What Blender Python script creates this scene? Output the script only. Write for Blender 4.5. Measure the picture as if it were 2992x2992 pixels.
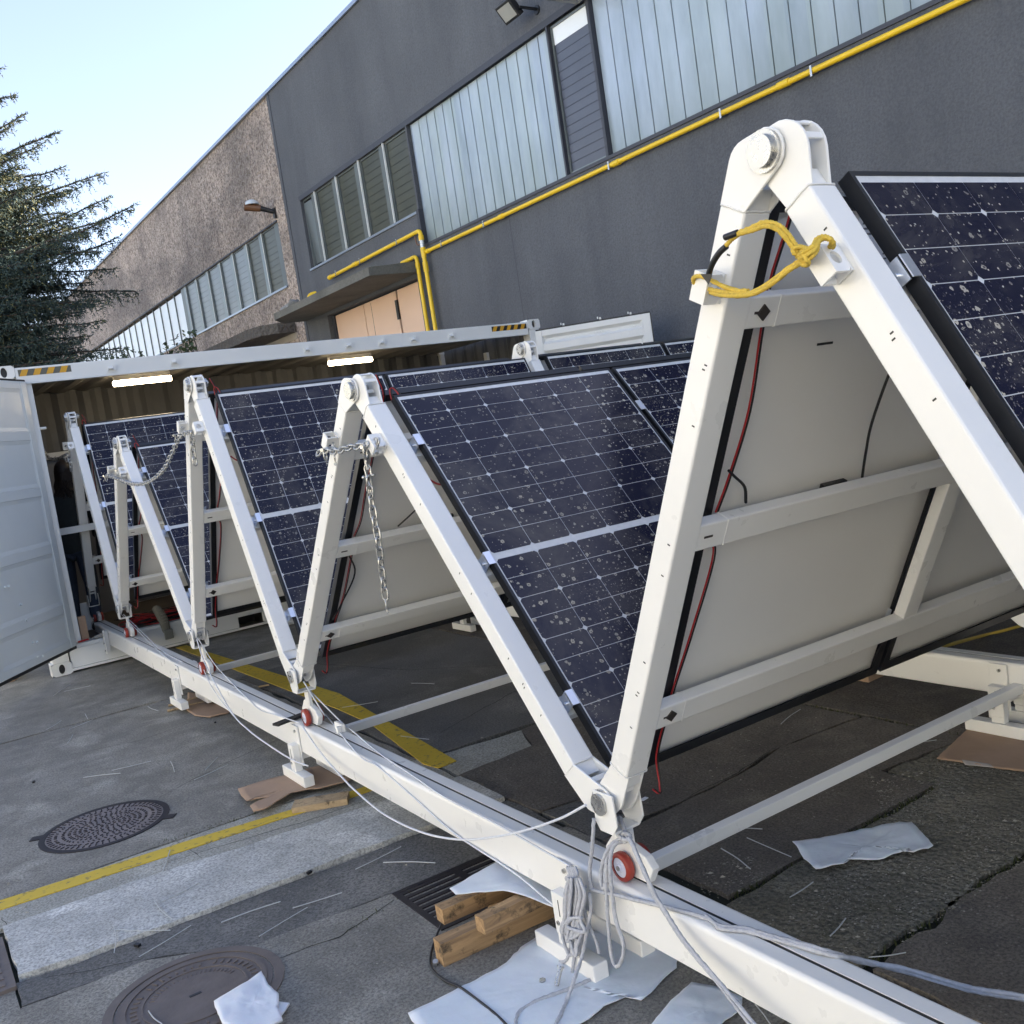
import bpy, bmesh, math, random
import numpy as np
from mathutils import Vector, Matrix, Quaternion, noise
R = math.radians
rnd = random.Random(7)
S = bpy.context.scene
for o in list(bpy.data.objects): bpy.data.objects.remove(o)
COL = S.collection

# ------------------------------------------------------------------ camera
F_PX, YAW, PITCH, ROLL = 2906.41387, 0.560190385, 0.0915061745, -0.150983171
CAM = np.array([-1.08167650, -10.0966692, 1.72629169])
def _cam_rows():
    B = np.array([[1, 0, 0], [0, 0, -1], [0, 1, 0.]])
    c, s = math.cos(YAW), math.sin(YAW); M = B @ np.array([[c, -s, 0], [s, c, 0], [0, 0, 1]])
    c, s = math.cos(PITCH), math.sin(PITCH); M = np.array([[1, 0, 0], [0, c, -s], [0, s, c]]) @ M
    c, s = math.cos(ROLL), math.sin(ROLL); return np.array([[c, -s, 0], [s, c, 0], [0, 0, 1]]) @ M
ROWS = _cam_rows()
cam_data = bpy.data.cameras.new('camera'); cam = bpy.data.objects.new('camera', cam_data); COL.objects.link(cam)
cam_data.sensor_width = 36; cam_data.lens = 36 * F_PX / 2992; cam_data.clip_start = 0.02; cam_data.clip_end = 3000
rt = np.array([ROWS[0], -ROWS[1], -ROWS[2]]).T
cam.matrix_world = Matrix([list(rt[i]) + [CAM[i]] for i in range(3)] + [[0, 0, 0, 1]])
S.camera = cam

# ------------------------------------------------------------------ world, sun, exposure
SUN_AZ, SUN_EL = 98, 27          # azimuth clockwise from +Y, degrees: the low sun stands behind the factory
w = bpy.data.worlds.new('World'); S.world = w; w.use_nodes = True
wn = w.node_tree; wn.nodes.clear()
sky = wn.nodes.new('ShaderNodeTexSky'); sky.sky_type = 'NISHITA'; sky.sun_disc = False
sky.sun_elevation = R(SUN_EL); sky.sun_rotation = R(SUN_AZ); sky.air_density = 1.0; sky.dust_density = 0.9; sky.ozone_density = 1.2
hs = wn.nodes.new('ShaderNodeHueSaturation'); hs.inputs['Saturation'].default_value = 0.86
bgn = wn.nodes.new('ShaderNodeBackground'); bgn.inputs[1].default_value = 0.10
wo = wn.nodes.new('ShaderNodeOutputWorld')
tint = wn.nodes.new('ShaderNodeMix'); tint.data_type = 'RGBA'; tint.blend_type = 'MULTIPLY'; tint.inputs[0].default_value = 1; tint.inputs[7].default_value = (.985, .918, .955, 1)
wn.links.new(sky.outputs[0], hs.inputs['Color']); wn.links.new(hs.outputs[0], tint.inputs[6]); wn.links.new(tint.outputs[2], bgn.inputs[0]); wn.links.new(bgn.outputs[0], wo.inputs[0])
sd = bpy.data.lights.new('sun', 'SUN'); sd.energy = 5.0; sd.angle = R(0.53); sd.color = (1, .89, .75)
so = bpy.data.objects.new('sun', sd); COL.objects.link(so)
dirv = Vector((math.sin(R(SUN_AZ)) * math.cos(R(SUN_EL)), math.cos(R(SUN_AZ)) * math.cos(R(SUN_EL)), math.sin(R(SUN_EL))))
so.rotation_euler = dirv.to_track_quat('Z', 'Y').to_euler(); so.location = (30, 5, 25)
S.view_settings.view_transform = 'Standard'; S.view_settings.look = 'None'; S.view_settings.exposure = 2.1; S.view_settings.gamma = 1
S.cycles.max_bounces = 6; S.cycles.diffuse_bounces = 3; S.cycles.glossy_bounces = 3; S.cycles.transparent_max_bounces = 6
S.cycles.use_denoising = True; S.cycles.sample_clamp_indirect = 6

# ------------------------------------------------------------------ photograph geometry: a pixel seen on a known plane of the yard
def ray(u, v): return ROWS.T @ np.array([(u - 1496) / F_PX, (v - 1496) / F_PX, 1.])
def onz(u, v, z=0.): d = ray(u, v); return Vector(CAM + d * (z - CAM[2]) / d[2])
def onx(u, v, x): d = ray(u, v); return Vector(CAM + d * (x - CAM[0]) / d[0])
def ony(u, v, y): d = ray(u, v); return Vector(CAM + d * (y - CAM[1]) / d[1])
def q1(u, v): return (u / 1.932, 1992 + v / 1.932)
def q2(u, v): return (1000 + u / 1.932, 1992 + v / 1.932)
def q3(u, v): return (1992 + u / 1.932, 1992 + v / 1.932)

# ------------------------------------------------------------------ object helpers
def link(name, mesh, parent=None, kind=None):
    o = bpy.data.objects.new(name, mesh); COL.objects.link(o)
    if parent: o.parent = parent
    if kind: o['kind'] = kind
    return o
def tag(o, label, cat, group=None):
    o['label'] = label; o['category'] = cat
    if group: o['group'] = group
    return o
def empty(name, loc=(0, 0, 0), label=None, cat=None, group=None, rz=0):
    o = bpy.data.objects.new(name, None); COL.objects.link(o); o.location = loc; o.rotation_euler = (0, 0, rz); o.empty_display_size = .1
    if label: tag(o, label, cat, group)
    return o
def bevel(o, w=.003, seg=2):
    m = o.modifiers.new('bevel', 'BEVEL'); m.width = w; m.segments = seg; m.limit_method = 'ANGLE'; m.angle_limit = R(40); return o
def copy_tree(o, parent=None):
    c = o.copy(); COL.objects.link(c); c.parent = parent
    for ch in [k for k in KIDS.get(o.name, [])]: copy_tree(ch, c)
    return c
KIDS = {}
def index_kids(o):
    for x in bpy.data.objects:
        if x.parent: KIDS.setdefault(x.parent.name, [])
    for x in bpy.data.objects:
        if x.parent and x not in KIDS[x.parent.name]: KIDS[x.parent.name].append(x)

class MB:
    def __init__(s): s.v = []; s.f = []; s.m = []; s.mi = 0; s.sm = []
    def add(s, vs, fs, smooth=False):
        b = len(s.v); s.v += [tuple(p) for p in vs]; s.f += [tuple(i + b for i in f) for f in fs]
        s.m += [s.mi] * len(fs); s.sm += [smooth] * len(fs); return s
    def box(s, x0, x1, y0, y1, z0, z1):
        vs = [(x, y, z) for z in (z0, z1) for y in (y0, y1) for x in (x0, x1)]
        return s.add(vs, [(0, 2, 3, 1), (4, 5, 7, 6), (0, 1, 5, 4), (2, 6, 7, 3), (0, 4, 6, 2), (1, 3, 7, 5)])
    def obox(s, M, x0, x1, y0, y1, z0, z1):
        vs = [M @ Vector((x, y, z)) for z in (z0, z1) for y in (y0, y1) for x in (x0, x1)]
        return s.add(vs, [(0, 2, 3, 1), (4, 5, 7, 6), (0, 1, 5, 4), (2, 6, 7, 3), (0, 4, 6, 2), (1, 3, 7, 5)])
    def prism(s, pts, a, b, axis='z'):
        """polygon pts (2-D) extruded from a to b along axis (x: pts are y,z; y: pts are x,z; z: pts are x,y)"""
        n = len(pts)
        def P(p, h): return (h, p[0], p[1]) if axis == 'x' else ((p[0], h, p[1]) if axis == 'y' else (p[0], p[1], h))
        vs = [P(p, a) for p in pts] + [P(p, b) for p in pts]
        fs = [tuple(range(n))[::-1], tuple(range(n, 2 * n))] + [(i, (i + 1) % n, n + (i + 1) % n, n + i) for i in range(n)]
        return s.add(vs, fs)
    def cyl(s, p0, p1, r0, r1=None, n=16, caps=True, smooth=True):
        p0 = Vector(p0); p1 = Vector(p1); r1 = r0 if r1 is None else r1
        z = (p1 - p0).normalized(); x = z.orthogonal().normalized(); y = z.cross(x)
        vs = []
        for p, r in ((p0, r0), (p1, r1)):
            for i in range(n):
                a = 2 * math.pi * i / n; vs.append(p + x * math.cos(a) * r + y * math.sin(a) * r)
        s.add(vs, [(i, (i + 1) % n, n + (i + 1) % n, n + i) for i in range(n)], smooth)
        if caps: s.add(vs, [tuple(range(n))[::-1], tuple(range(n, 2 * n))])
        return s
    def tube(s, pts, r, n=7, twist=0., lobes=0, closed=False, radii=None):
        pts = [Vector(p) for p in pts]; m = len(pts); rings = []; up = None; acc = 0.
        for i, p in enumerate(pts):
            a = pts[(i - 1) % m] if (closed or i > 0) else p; b = pts[(i + 1) % m] if (closed or i < m - 1) else p
            t = (b - a).normalized() if (b - a).length > 1e-9 else Vector((0, 0, 1))
            if up is None: up = t.orthogonal().normalized()
            up = (up - t * up.dot(t)); up = up.normalized() if up.length > 1e-6 else t.orthogonal().normalized()
            sd_ = t.cross(up); acc += (p - pts[i - 1]).length * twist if i else 0
            rr = radii[i] if radii else r; ring = []
            for k in range(n):
                an = 2 * math.pi * k / n; q = rr * (1 + (.22 * math.cos(lobes * (an + acc)) if lobes else 0)); ring.append(p + up * math.cos(an) * q + sd_ * math.sin(an) * q)
            rings.append(ring)
        vs = [q for r_ in rings for q in r_]; fs = []
        for i in range(m if closed else m - 1):
            j = (i + 1) % m
            fs += [(i * n + k, i * n + (k + 1) % n, j * n + (k + 1) % n, j * n + k) for k in range(n)]
        s.add(vs, fs, True)
        if not closed: s.add(rings[0] + rings[-1], [tuple(range(n))[::-1], tuple(range(n, 2 * n))])
        return s
    def mesh(s, name, mats):
        me = bpy.data.meshes.new(name); me.from_pydata(s.v, [], s.f)
        for m in (mats if isinstance(mats, (list, tuple)) else [mats]): me.materials.append(m)
        me.polygons.foreach_set('material_index', s.m); me.polygons.foreach_set('use_smooth', s.sm); me.update(); return me
    def build(s, name, mats, parent=None, kind=None): return link(name, s.mesh(name, mats), parent, kind)
def smooth(pts, k=6, closed=False):
    P = [Vector(p) for p in pts]; n = len(P); out = []
    for i in range(n if closed else n - 1):
        a = P[(i - 1) % n] if closed or i > 0 else P[0] * 2 - P[1]; b = P[i]; c = P[(i + 1) % n]
        d = P[(i + 2) % n] if closed or i < n - 2 else c * 2 - b
        for j in range(k):
            t = j / k; out.append(.5 * ((2 * b) + (c - a) * t + (2 * a - 5 * b + 4 * c - d) * t * t + (3 * b - a - 3 * c + d) * t ** 3))
    if not closed: out.append(P[-1])
    return out

# ------------------------------------------------------------------ materials
class NT:
    def __init__(s, name):
        s.mat = bpy.data.materials.new(name); s.mat.use_nodes = True; s.t = s.mat.node_tree; s.b = s.t.nodes['Principled BSDF']
        s.geo = s.t.nodes.new('ShaderNodeNewGeometry').outputs['Position']
    def n(s, typ, **kw):
        x = s.t.nodes.new(typ)
        for k, v in kw.items(): setattr(x, k, v)
        return x
    def l(s, a, b): s.t.links.new(a, b)
    def scalepos(s, sc):
        m = s.n('ShaderNodeMapping'); m.inputs['Scale'].default_value = sc if hasattr(sc, '__len__') else (sc,) * 3; s.l(s.geo, m.inputs[0]); return m.outputs[0]
    def noise(s, scale, detail=4, rough=.55, vec=None, dist=0):
        x = s.n('ShaderNodeTexNoise'); x.inputs['Scale'].default_value = scale; x.inputs['Detail'].default_value = detail; x.inputs['Roughness'].default_value = rough
        x.inputs['Distortion'].default_value = dist; s.l(vec if vec is not None else s.geo, x.inputs['Vector']); return x.outputs['Fac']
    def voro(s, scale, vec=None, feature='F1', out='Distance', rand=1):
        x = s.n('ShaderNodeTexVoronoi', feature=feature); x.inputs['Scale'].default_value = scale; x.inputs['Randomness'].default_value = rand
        s.l(vec if vec is not None else s.geo, x.inputs['Vector']); return x.outputs[out]
    def ramp(s, fac, stops, interp='LINEAR'):
        x = s.n('ShaderNodeValToRGB'); x.color_ramp.interpolation = interp; e = x.color_ramp.elements
        while len(e) < len(stops): e.new(.5)
        for k, (p, c) in enumerate(stops):
            e[k].position = p; e[k].color = tuple(c) + (1,) if hasattr(c, '__len__') else (c, c, c, 1)
        s.l(fac, x.inputs[0]); return x.outputs[0]
    def mix(s, fac, a, b, mode='MIX'):
        x = s.n('ShaderNodeMix', data_type='RGBA', blend_type=mode)
        for sock, val in ((x.inputs[0], fac), (x.inputs[6], a), (x.inputs[7], b)):
            if isinstance(val, bpy.types.NodeSocket): s.l(val, sock)
            elif hasattr(val, '__len__'): sock.default_value = tuple(val) + (1,)
            else: sock.default_value = val
        return x.outputs[2]
    def math(s, op, a, b=None):
        x = s.n('ShaderNodeMath', operation=op)
        for i, v in enumerate((a, b)):
            if v is None: continue
            if isinstance(v, bpy.types.NodeSocket): s.l(v, x.inputs[i])
            else: x.inputs[i].default_value = v
        return x.outputs[0]
    def col(s, c):
        if isinstance(c, bpy.types.NodeSocket): s.l(c, s.b.inputs['Base Color'])
        else: s.b.inputs['Base Color'].default_value = tuple(c) + (1,)
        return s
    def rough(s, r):
        if isinstance(r, bpy.types.NodeSocket): s.l(r, s.b.inputs['Roughness'])
        else: s.b.inputs['Roughness'].default_value = r
        return s
    def bump(s, h, strength=.3, dist=.01):
        x = s.n('ShaderNodeBump'); x.inputs['Strength'].default_value = strength; x.inputs['Distance'].default_value = dist
        s.l(h, x.inputs['Height']); s.l(x.outputs[0], s.b.inputs['Normal']); return s
    def set(s, **kw):
        for k, v in kw.items(): s.b.inputs[k.replace('_', ' ')].default_value = v
        return s
def simple(name, c, rough=.5, metal=0, var=.12, scale=6, bump=0, bscale=60, **kw):
    t = NT(name); f = t.noise(scale, 5)
    t.col(t.mix(f, tuple(x * (1 - var) for x in c), tuple(min(1, x * (1 + var)) for x in c))).rough(rough); t.b.inputs['Metallic'].default_value = metal
    if bump: t.bump(t.noise(bscale, 3), bump, .004)
    return t.set(**kw).mat

def m_paint(name, c, rough=.32):
    t = NT(name); g = t.noise(3.0, 6, .6); sp = t.noise(160, 2, .5)
    base = t.mix(t.ramp(g, [(.35, 0.), (.75, 1.)]), tuple(x * .96 for x in c), c)
    dirt = t.ramp(t.noise(11, 8, .7, dist=.6), [(.62, 0.), (.80, .14)])
    base = t.mix(dirt, base, (c[0] * .66, c[1] * .62, c[2] * .54))
    spk = t.ramp(t.voro(55), [(.03, .55), (.05, 0.)])
    base = t.mix(t.math('MULTIPLY', spk, t.ramp(g, [(.52, 0.), (.6, 1.)])), base, (.16, .15, .13))
    t.col(base).rough(t.ramp(t.noise(9, 4), [(.3, rough * .8), (.7, rough * 1.3)])).bump(sp, .05, .002); t.set(Specular_IOR_Level=.5); return t.mat
WHITE = m_paint('white_powder_coat', (.85, .84, .80))
WHITE_C = m_paint('container_white_paint', (.76, .77, .75), .42)
GREY_DOOR = m_paint('container_door_paint', (.76, .80, .78), .4)
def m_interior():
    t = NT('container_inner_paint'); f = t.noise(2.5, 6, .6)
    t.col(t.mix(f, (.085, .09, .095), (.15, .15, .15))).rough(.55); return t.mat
INNER = m_interior()
BLACK_AL = simple('black_anodised_frame', (.012, .013, .016), .38, .2, .4, 20)
BLACK = simple('black_plastic', (.012, .012, .013), .45)
RED = simple('red_cable', (.42, .02, .02), .4)
def m_zinc():
    t = NT('galvanised_steel'); f = t.voro(90, out='Color'); g = t.noise(40, 4)
    t.col(t.mix(g, (.36, .36, .35), (.60, .60, .58))).rough(t.ramp(g, [(.3, .18), (.7, .42)])); t.set(Metallic=.75); t.bump(t.noise(120, 3), .25, .002); return t.mat
ZINC = m_zinc()
STEEL = simple('bright_aluminium', (.72, .75, .80), .28, .85, .08, 30)
def m_cell():
    t = NT('solar_cell'); c = t.mix(t.noise(1.1, 2), (.007, .009, .032), (.010, .010, .022))
    lines = t.noise(4, 2)
    d = t.voro(34); idc = t.n('ShaderNodeTexVoronoi'); idc.inputs['Scale'].default_value = 34; t.l(t.geo, idc.inputs['Vector'])
    sep = t.n('ShaderNodeSeparateColor'); t.l(idc.outputs['Color'], sep.inputs[0])
    rad = t.math('MULTIPLY', t.ramp(sep.outputs[0], [(.25, 0.), (1., 1.)]), .30)
    wob = t.math('MULTIPLY', t.math('SUBTRACT', t.noise(150, 3), .5), .35)
    spot = t.math('LESS_THAN', t.math('ADD', d, wob), rad)
    ring = t.math('GREATER_THAN', t.math('ADD', d, wob), t.math('MULTIPLY', rad, .45))
    big = t.ramp(t.noise(1.3, 4), [(.42, .25), (.62, 1.)])
    fine = t.ramp(t.noise(120, 4, .7), [(.60, 0.), (.68, .8)])
    fine = t.math('MULTIPLY', fine, t.ramp(t.noise(1.5, 5, .6), [(.50, 0.), (.60, 1.)]))
    d2 = t.voro(85); id2 = t.n('ShaderNodeTexVoronoi'); id2.inputs['Scale'].default_value = 85; t.l(t.geo, id2.inputs['Vector']); sp2 = t.n('ShaderNodeSeparateColor'); t.l(id2.outputs['Color'], sp2.inputs[0])
    s2 = t.math('LESS_THAN', t.math('ADD', d2, t.math('MULTIPLY', wob, .8)), t.math('MULTIPLY', t.ramp(sp2.outputs[1], [(.45, 0.), (1., 1.)]), .30)); fine = t.math('MAXIMUM', fine, t.math('MULTIPLY', s2, t.ramp(t.noise(1.7, 4), [(.38, .25), (.6, .95)])))
    m = t.math('MAXIMUM', t.math('MULTIPLY', t.math('MULTIPLY', spot, t.math('ADD', t.math('MULTIPLY', ring, .65), .3)), big), fine)
    smear = t.ramp(t.noise(2.2, 7, .72, dist=.9), [(.46, 0.), (.80, .20)])
    m = t.math('MAXIMUM', m, smear)
    t.l(m, t.b.inputs['Metallic']) if False else None
    t.col(t.mix(m, c, (.50, .455, .36))).rough(t.ramp(m, [(0., .10), (1., .7)]))
    t.set(Specular_IOR_Level=.24); return t.mat
CELL = m_cell()
def m_sheet():
    t = NT('panel_white_grid'); t.col(t.mix(t.noise(40, 4), (.55, .56, .56), (.78, .78, .76))).rough(.2); return t.mat
GRID = m_sheet()
BACK = simple('panel_backsheet', (.80, .79, .76), .42, 0, .05, 2)
def m_stucco(name, c1, c2, streak, rustic=0.):
    t = NT(name); big = t.noise(.55, 6, .6); st = t.noise(1, 5, .6, t.scalepos((1.6, 1.6, .22)))
    grain = t.noise(38, 5, .65); f = t.math('MULTIPLY', t.math('ADD', big, st), .5)
    base = t.mix(t.ramp(f, [(.38, 0.), (.62, 1.)]), c1, c2)
    base = t.mix(t.ramp(grain, [(.36, .42), (.6, 0.)]), base, tuple(x * .55 for x in c1))
    if rustic:
        dk = t.ramp(t.noise(.33, 6, .62, t.scalepos((1, 1, 1.9))), [(.44, 0.), (.62, 1.)])
        base = t.mix(t.math('MULTIPLY', dk, .60), base, (.12, .12, .12)); base = t.mix(t.ramp(t.noise(13, 4, .6, dist=1.2), [(.40, .75), (.56, 0.)]), base, (.10, .075, .06))
    t.col(base).rough(.92)
    if rustic: t.bump(t.math('ADD', t.noise(11, 4, .6), t.math('MULTIPLY', t.voro(16, feature='SMOOTH_F1'), .8)), 1.0, .07)
    else: t.bump(t.math('ADD', t.noise(26, 4, .62), t.math('MULTIPLY', t.noise(70, 3), .5)), .75, .02)
    return t.mat
STUCCO = m_stucco('dark_grey_render', (.090, .096, .108), (.130, .137, .150), 1)
PEBBLE = m_stucco('brown_roughcast', (.52, .42, .35), (.74, .61, .51), 1, 1)
ROOFEDGE = simple('roof_edge_metal', (.30, .34, .40), .35, .6)
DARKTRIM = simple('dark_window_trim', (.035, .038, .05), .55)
ALU_FRAME = simple('window_aluminium', (.17, .19, .19), .35, .5, .15, 3)
def m_channel(name, a, b_):
    t = NT(name); s_ = t.noise(1, 5, .6, t.scalepos((1.2, 1.6, .45)))
    cell = t.n('ShaderNodeSeparateXYZ'); t.l(t.geo, cell.inputs[0]); wv = t.n('ShaderNodeTexWhiteNoise', noise_dimensions='1D'); t.l(t.math('FLOOR', t.math('DIVIDE', cell.outputs[1], .2665)), wv.inputs['W'])
    g = t.mix(t.ramp(s_, [(.35, 0.), (.65, 1.)]), a, b_); g = t.mix(t.math('MULTIPLY', wv.outputs[0], .45), g, (.40, .47, .44))
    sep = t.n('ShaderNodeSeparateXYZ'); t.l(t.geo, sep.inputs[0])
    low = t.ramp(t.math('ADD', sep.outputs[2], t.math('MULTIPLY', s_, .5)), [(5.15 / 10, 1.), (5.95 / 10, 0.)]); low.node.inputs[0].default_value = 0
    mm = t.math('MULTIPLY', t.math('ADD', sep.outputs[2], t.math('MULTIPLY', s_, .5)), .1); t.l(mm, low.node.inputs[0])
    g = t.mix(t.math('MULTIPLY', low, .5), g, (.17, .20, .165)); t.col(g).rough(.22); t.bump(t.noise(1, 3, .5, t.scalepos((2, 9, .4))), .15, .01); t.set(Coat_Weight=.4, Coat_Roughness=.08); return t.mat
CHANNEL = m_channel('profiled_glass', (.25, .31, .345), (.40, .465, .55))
def m_darkglass():
    t = NT('dirty_louvre_glass'); t.col(t.mix(t.noise(2, 5), (.04, .045, .035), (.085, .09, .07))).rough(.35); t.set(Specular_IOR_Level=.35); return t.mat
LGLASS = m_darkglass()
LGLASS2 = simple('bright_louvre_glass', (.15, .175, .195), .3, 0, .6, .8, Specular_IOR_Level=.5)
WPANEL = simple('white_infill_panel', (.82, .85, .86), .35, 0, .05, 2)
CREAM = simple('cream_metal_door', (.72, .50, .36), .45, 0, .08, 1)
YELLOW = simple('yellow_gas_pipe_paint', (.80, .52, .014), .38, 0, .12, 5)
CONC_SLAB = m_stucco('aged_concrete', (.11, .11, .095), (.19, .185, .16), 1)
LAMPGLASS = simple('floodlight_glass', (.36, .36, .33), .15)
ORANGE = simple('amber_lamp_housing', (.16, .075, .035), .4)
TYRE = simple('red_polyurethane', (.30, .035, .02), .45, 0, .25, 30)
HUB = simple('white_nylon_hub', (.70, .70, .80), .4)
def m_conc(name, c1, c2, stain=.5, agg=0., light=0., rough=.88, wet=0.):
    t = NT(name); big = t.noise(.9, 7, .62, dist=.3); mid = t.noise(5, 6, .65, dist=.1); fine = t.noise(90, 4, .7)
    base = t.mix(t.ramp(big, [(.34, 0.), (.66, 1.)]), c1, c2)
    base = t.mix(t.ramp(mid, [(.40, stain), (.60, 0.)]), base, tuple(x * .58 for x in c1))
    blot = t.ramp(t.noise(2.1, 6, .6, dist=.35), [(.55, 0.), (.66, .5)]); base = t.mix(blot, base, tuple(min(1, x * 1.45) for x in c2))
    base = t.mix(t.ramp(fine, [(.40, .72), (.56, 0.)]), base, tuple(x * .42 for x in c1))
    base = t.mix(t.ramp(t.noise(55, 5, .75), [(.56, 0.), (.72, .45)]), base, tuple(min(1, x * 1.5) for x in c2))
    spk = t.ramp(t.voro(46), [(.16, .8), (.24, 0.)]); idn = t.ramp(t.noise(25, 3), [(.52, 0.), (.62, 1.)])
    base = t.mix(t.math('MULTIPLY', spk, t.math('MULTIPLY', idn, .35 + agg)), base, (.42, .40, .34))
    moss = t.ramp(t.noise(3.3, 7, .7), [(.58, 0.), (.70, .6 * (agg + .15))]); base = t.mix(moss, base, (.05, .055, .02))
    h = t.math('ADD', t.math('MULTIPLY', mid, .5), t.math('MULTIPLY', fine, .25))
    if agg: h = t.math('ADD', h, t.math('MULTIPLY', t.voro(48, feature='SMOOTH_F1'), agg * .9))
    t.col(base).rough(t.ramp(mid, [(.35, rough - wet), (.6, rough)])).bump(h, 1., .016 + .022 * agg); return t.mat
C_MID = m_conc('concrete_grey', (0.224, 0.212, 0.185), (0.373, 0.355, 0.304))
C_LIGHT = m_conc('concrete_pale_band', (0.365, 0.356, 0.303), (0.518, 0.505, 0.440), .35)
C_WHITE = m_conc('concrete_whitish_strip', (.52, .515, .475), (.68, .675, .63), .5)
C_DARK = m_conc('concrete_dark_damp', (0.120, 0.118, 0.110), (0.210, 0.202, 0.184), .4, wet=.25)
C_BROWN = m_conc('concrete_brown_grey', (0.135, 0.117, 0.098), (0.218, 0.192, 0.156), .45, .15)
C_AGG = m_conc('concrete_exposed_pebbles', (0.144, 0.134, 0.101), (0.254, 0.235, 0.178), .3, .8)
DIRT = simple('joint_dirt', (.018, .020, .012), .95, 0, .6, 40)
GROUND = m_conc('pale_yard_concrete', (.21, .205, .19), (.30, .29, .27), .4)
def m_road():
    t = NT('yellow_road_paint'); n = t.noise(24, 6, .7); base = t.mix(t.noise(3, 4), (.56, .38, .03), (.68, .48, .045))
    t.col(t.mix(t.ramp(n, [(.36, .8), (.44, 0.)]), base, (.15, .13, .08))).rough(.7).bump(t.noise(80, 3), .3, .003); return t.mat
ROADY = m_road()
def m_wood(name, a, b_):
    t = NT(name); v = t.scalepos((2.2, 26, 26)); n = t.noise(1, 7, .7, v, 1.2)
    k = t.ramp(t.noise(14, 5, .7), [(.54, 0.), (.66, .85)])
    t.col(t.mix(k, t.mix(t.ramp(n, [(.3, 0.), (.7, 1.)]), a, b_), (.045, .035, .022))).rough(.75).bump(n, .35, .006); return t.mat
WOOD = m_wood('old_timber', (.20, .125, .065), (.52, .33, .16))
WOOD2 = m_wood('pale_timber', (.34, .24, .13), (.52, .38, .22))
CARD = simple('cardboard', (.36, .245, .165), .85, 0, .16, 7, .25, 50)
FOAM = simple('white_packing_foam', (.76, .765, .79), .6, 0, .06, 9, .7, 14, Subsurface_Weight=.15)
ROPE = simple('grey_rope', (.46, .47, .50), .85, 0, .35, 90, .5, 300)
CORD = simple('white_cord', (.66, .68, .72), .7, 0, .15, 60)
YROPE = simple('yellow_braided_rope', (.72, .50, .07), .75, 0, .35, 160, .6, 500)
PIPE_D = simple('dark_duct_metal', (.16, .16, .15), .4, .6)
IRON1 = simple('cast_iron_grey', (.24, .205, .19), .6, .35, .3, 18, .4, 60)
IRON2 = simple('cast_iron_rusty', (.165, .138, .122), .65, .3, .35, 9, .5, 40)
IRON_D = simple('cast_iron_dark', (.022, .018, .020), .6, .3, .4, 20)

# ------------------------------------------------------------------ ground: a dirt bed, concrete slabs with open joints over it, painted lines
g = MB().box(-400, 500, -300, 700, -.6, -.045).build('ground', GROUND, kind='structure')
MB().box(-14, 24, -16, 30, -.045, -.018).build('joint_bed', DIRT, kind='structure')
def jag(p0, p1, step=.05, amp=.012, seed=0):
    p0 = Vector(p0); p1 = Vector(p1); L = (p1 - p0).length; n = max(2, int(L / step)); t = (p1 - p0) / L; nn = Vector((-t.y, t.x))
    out = []
    for i in range(n):
        q = p0 + t * (L * i / n); a = amp * noise.fractal(Vector((q.x * 3.1 + seed, q.y * 3.1, seed * 1.7)), .6, 2.1, 5); out.append(q + nn * a * 1.6)
    return out
slabs = bpy.data.objects.new('concrete_paving', None); COL.objects.link(slabs); slabs['kind'] = 'structure'
def slab(poly, m, top=0., amp=.009, th=.035, seed=1, step=.05):
    pts = []
    for i in range(len(poly)):
        pts += jag(poly[i], poly[(i + 1) % len(poly)], step, amp, seed + i * .0)
    b = MB(); b.prism([(p.x, p.y) for p in pts], top - th, top); o = b.build('slab', m, slabs); return o
G = .0045
def rect(x0, x1, y0, y1, m, **k): return slab([(x0 + G, y0 + G), (x1 - G, y0 + G), (x1 - G, y1 - G), (x0 + G, y1 - G)], m, **k)
# left of the track (x < 1.1) and the far yard
rect(-9, 1.12, -2.16, 4.4, C_MID, seed=2); rect(-9, -.0, 4.4, 14, C_MID, seed=2); rect(0, 7.4, 4.4, 14, C_MID, seed=3, step=.3)
slab([(-6, -5.14), (1.10, -5.27), (1.10, -2.20), (-6, -2.14)], C_MID, seed=4)
slab([(-6, -5.60), (-.955, -5.565), (.3, -5.66), (1.10, -5.74), (1.10, -5.29), (-6, -5.155)], C_LIGHT, seed=5)
slab([(-.955, -6.09), (-.72, -6.135), (.1, -6.155), (1.10, -6.19), (1.10, -5.76), (.25, -5.675), (-.3, -5.625), (-.955, -5.58)], C_WHITE, top=.014, th=.05, seed=6, amp=.009)
slab([(-.97, -6.31), (-.55, -6.34), (-.22, -6.555), (.33, -6.61), (1.10, -6.66), (1.10, -6.20), (.1, -6.17), (-.72, -6.145), (-.97, -6.11)], C_DARK, seed=7, top=-.004)
slab([(-6, -8.2), (1.05, -8.2), (1.05, -7.62), (1.10, -6.672), (.33, -6.622), (-.215, -6.568), (-.555, -6.352), (-.97, -6.325), (-.99, -6.34), (-6, -6.34)], C_MID, seed=8)
rect(-6, 1.05, -12.5, -8.2, C_MID, seed=9)
slab([(-6, -6.33), (-.976, -6.325), (-.985, -5.62), (-6, -5.62)], C_MID, seed=10, top=-.01)
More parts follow.
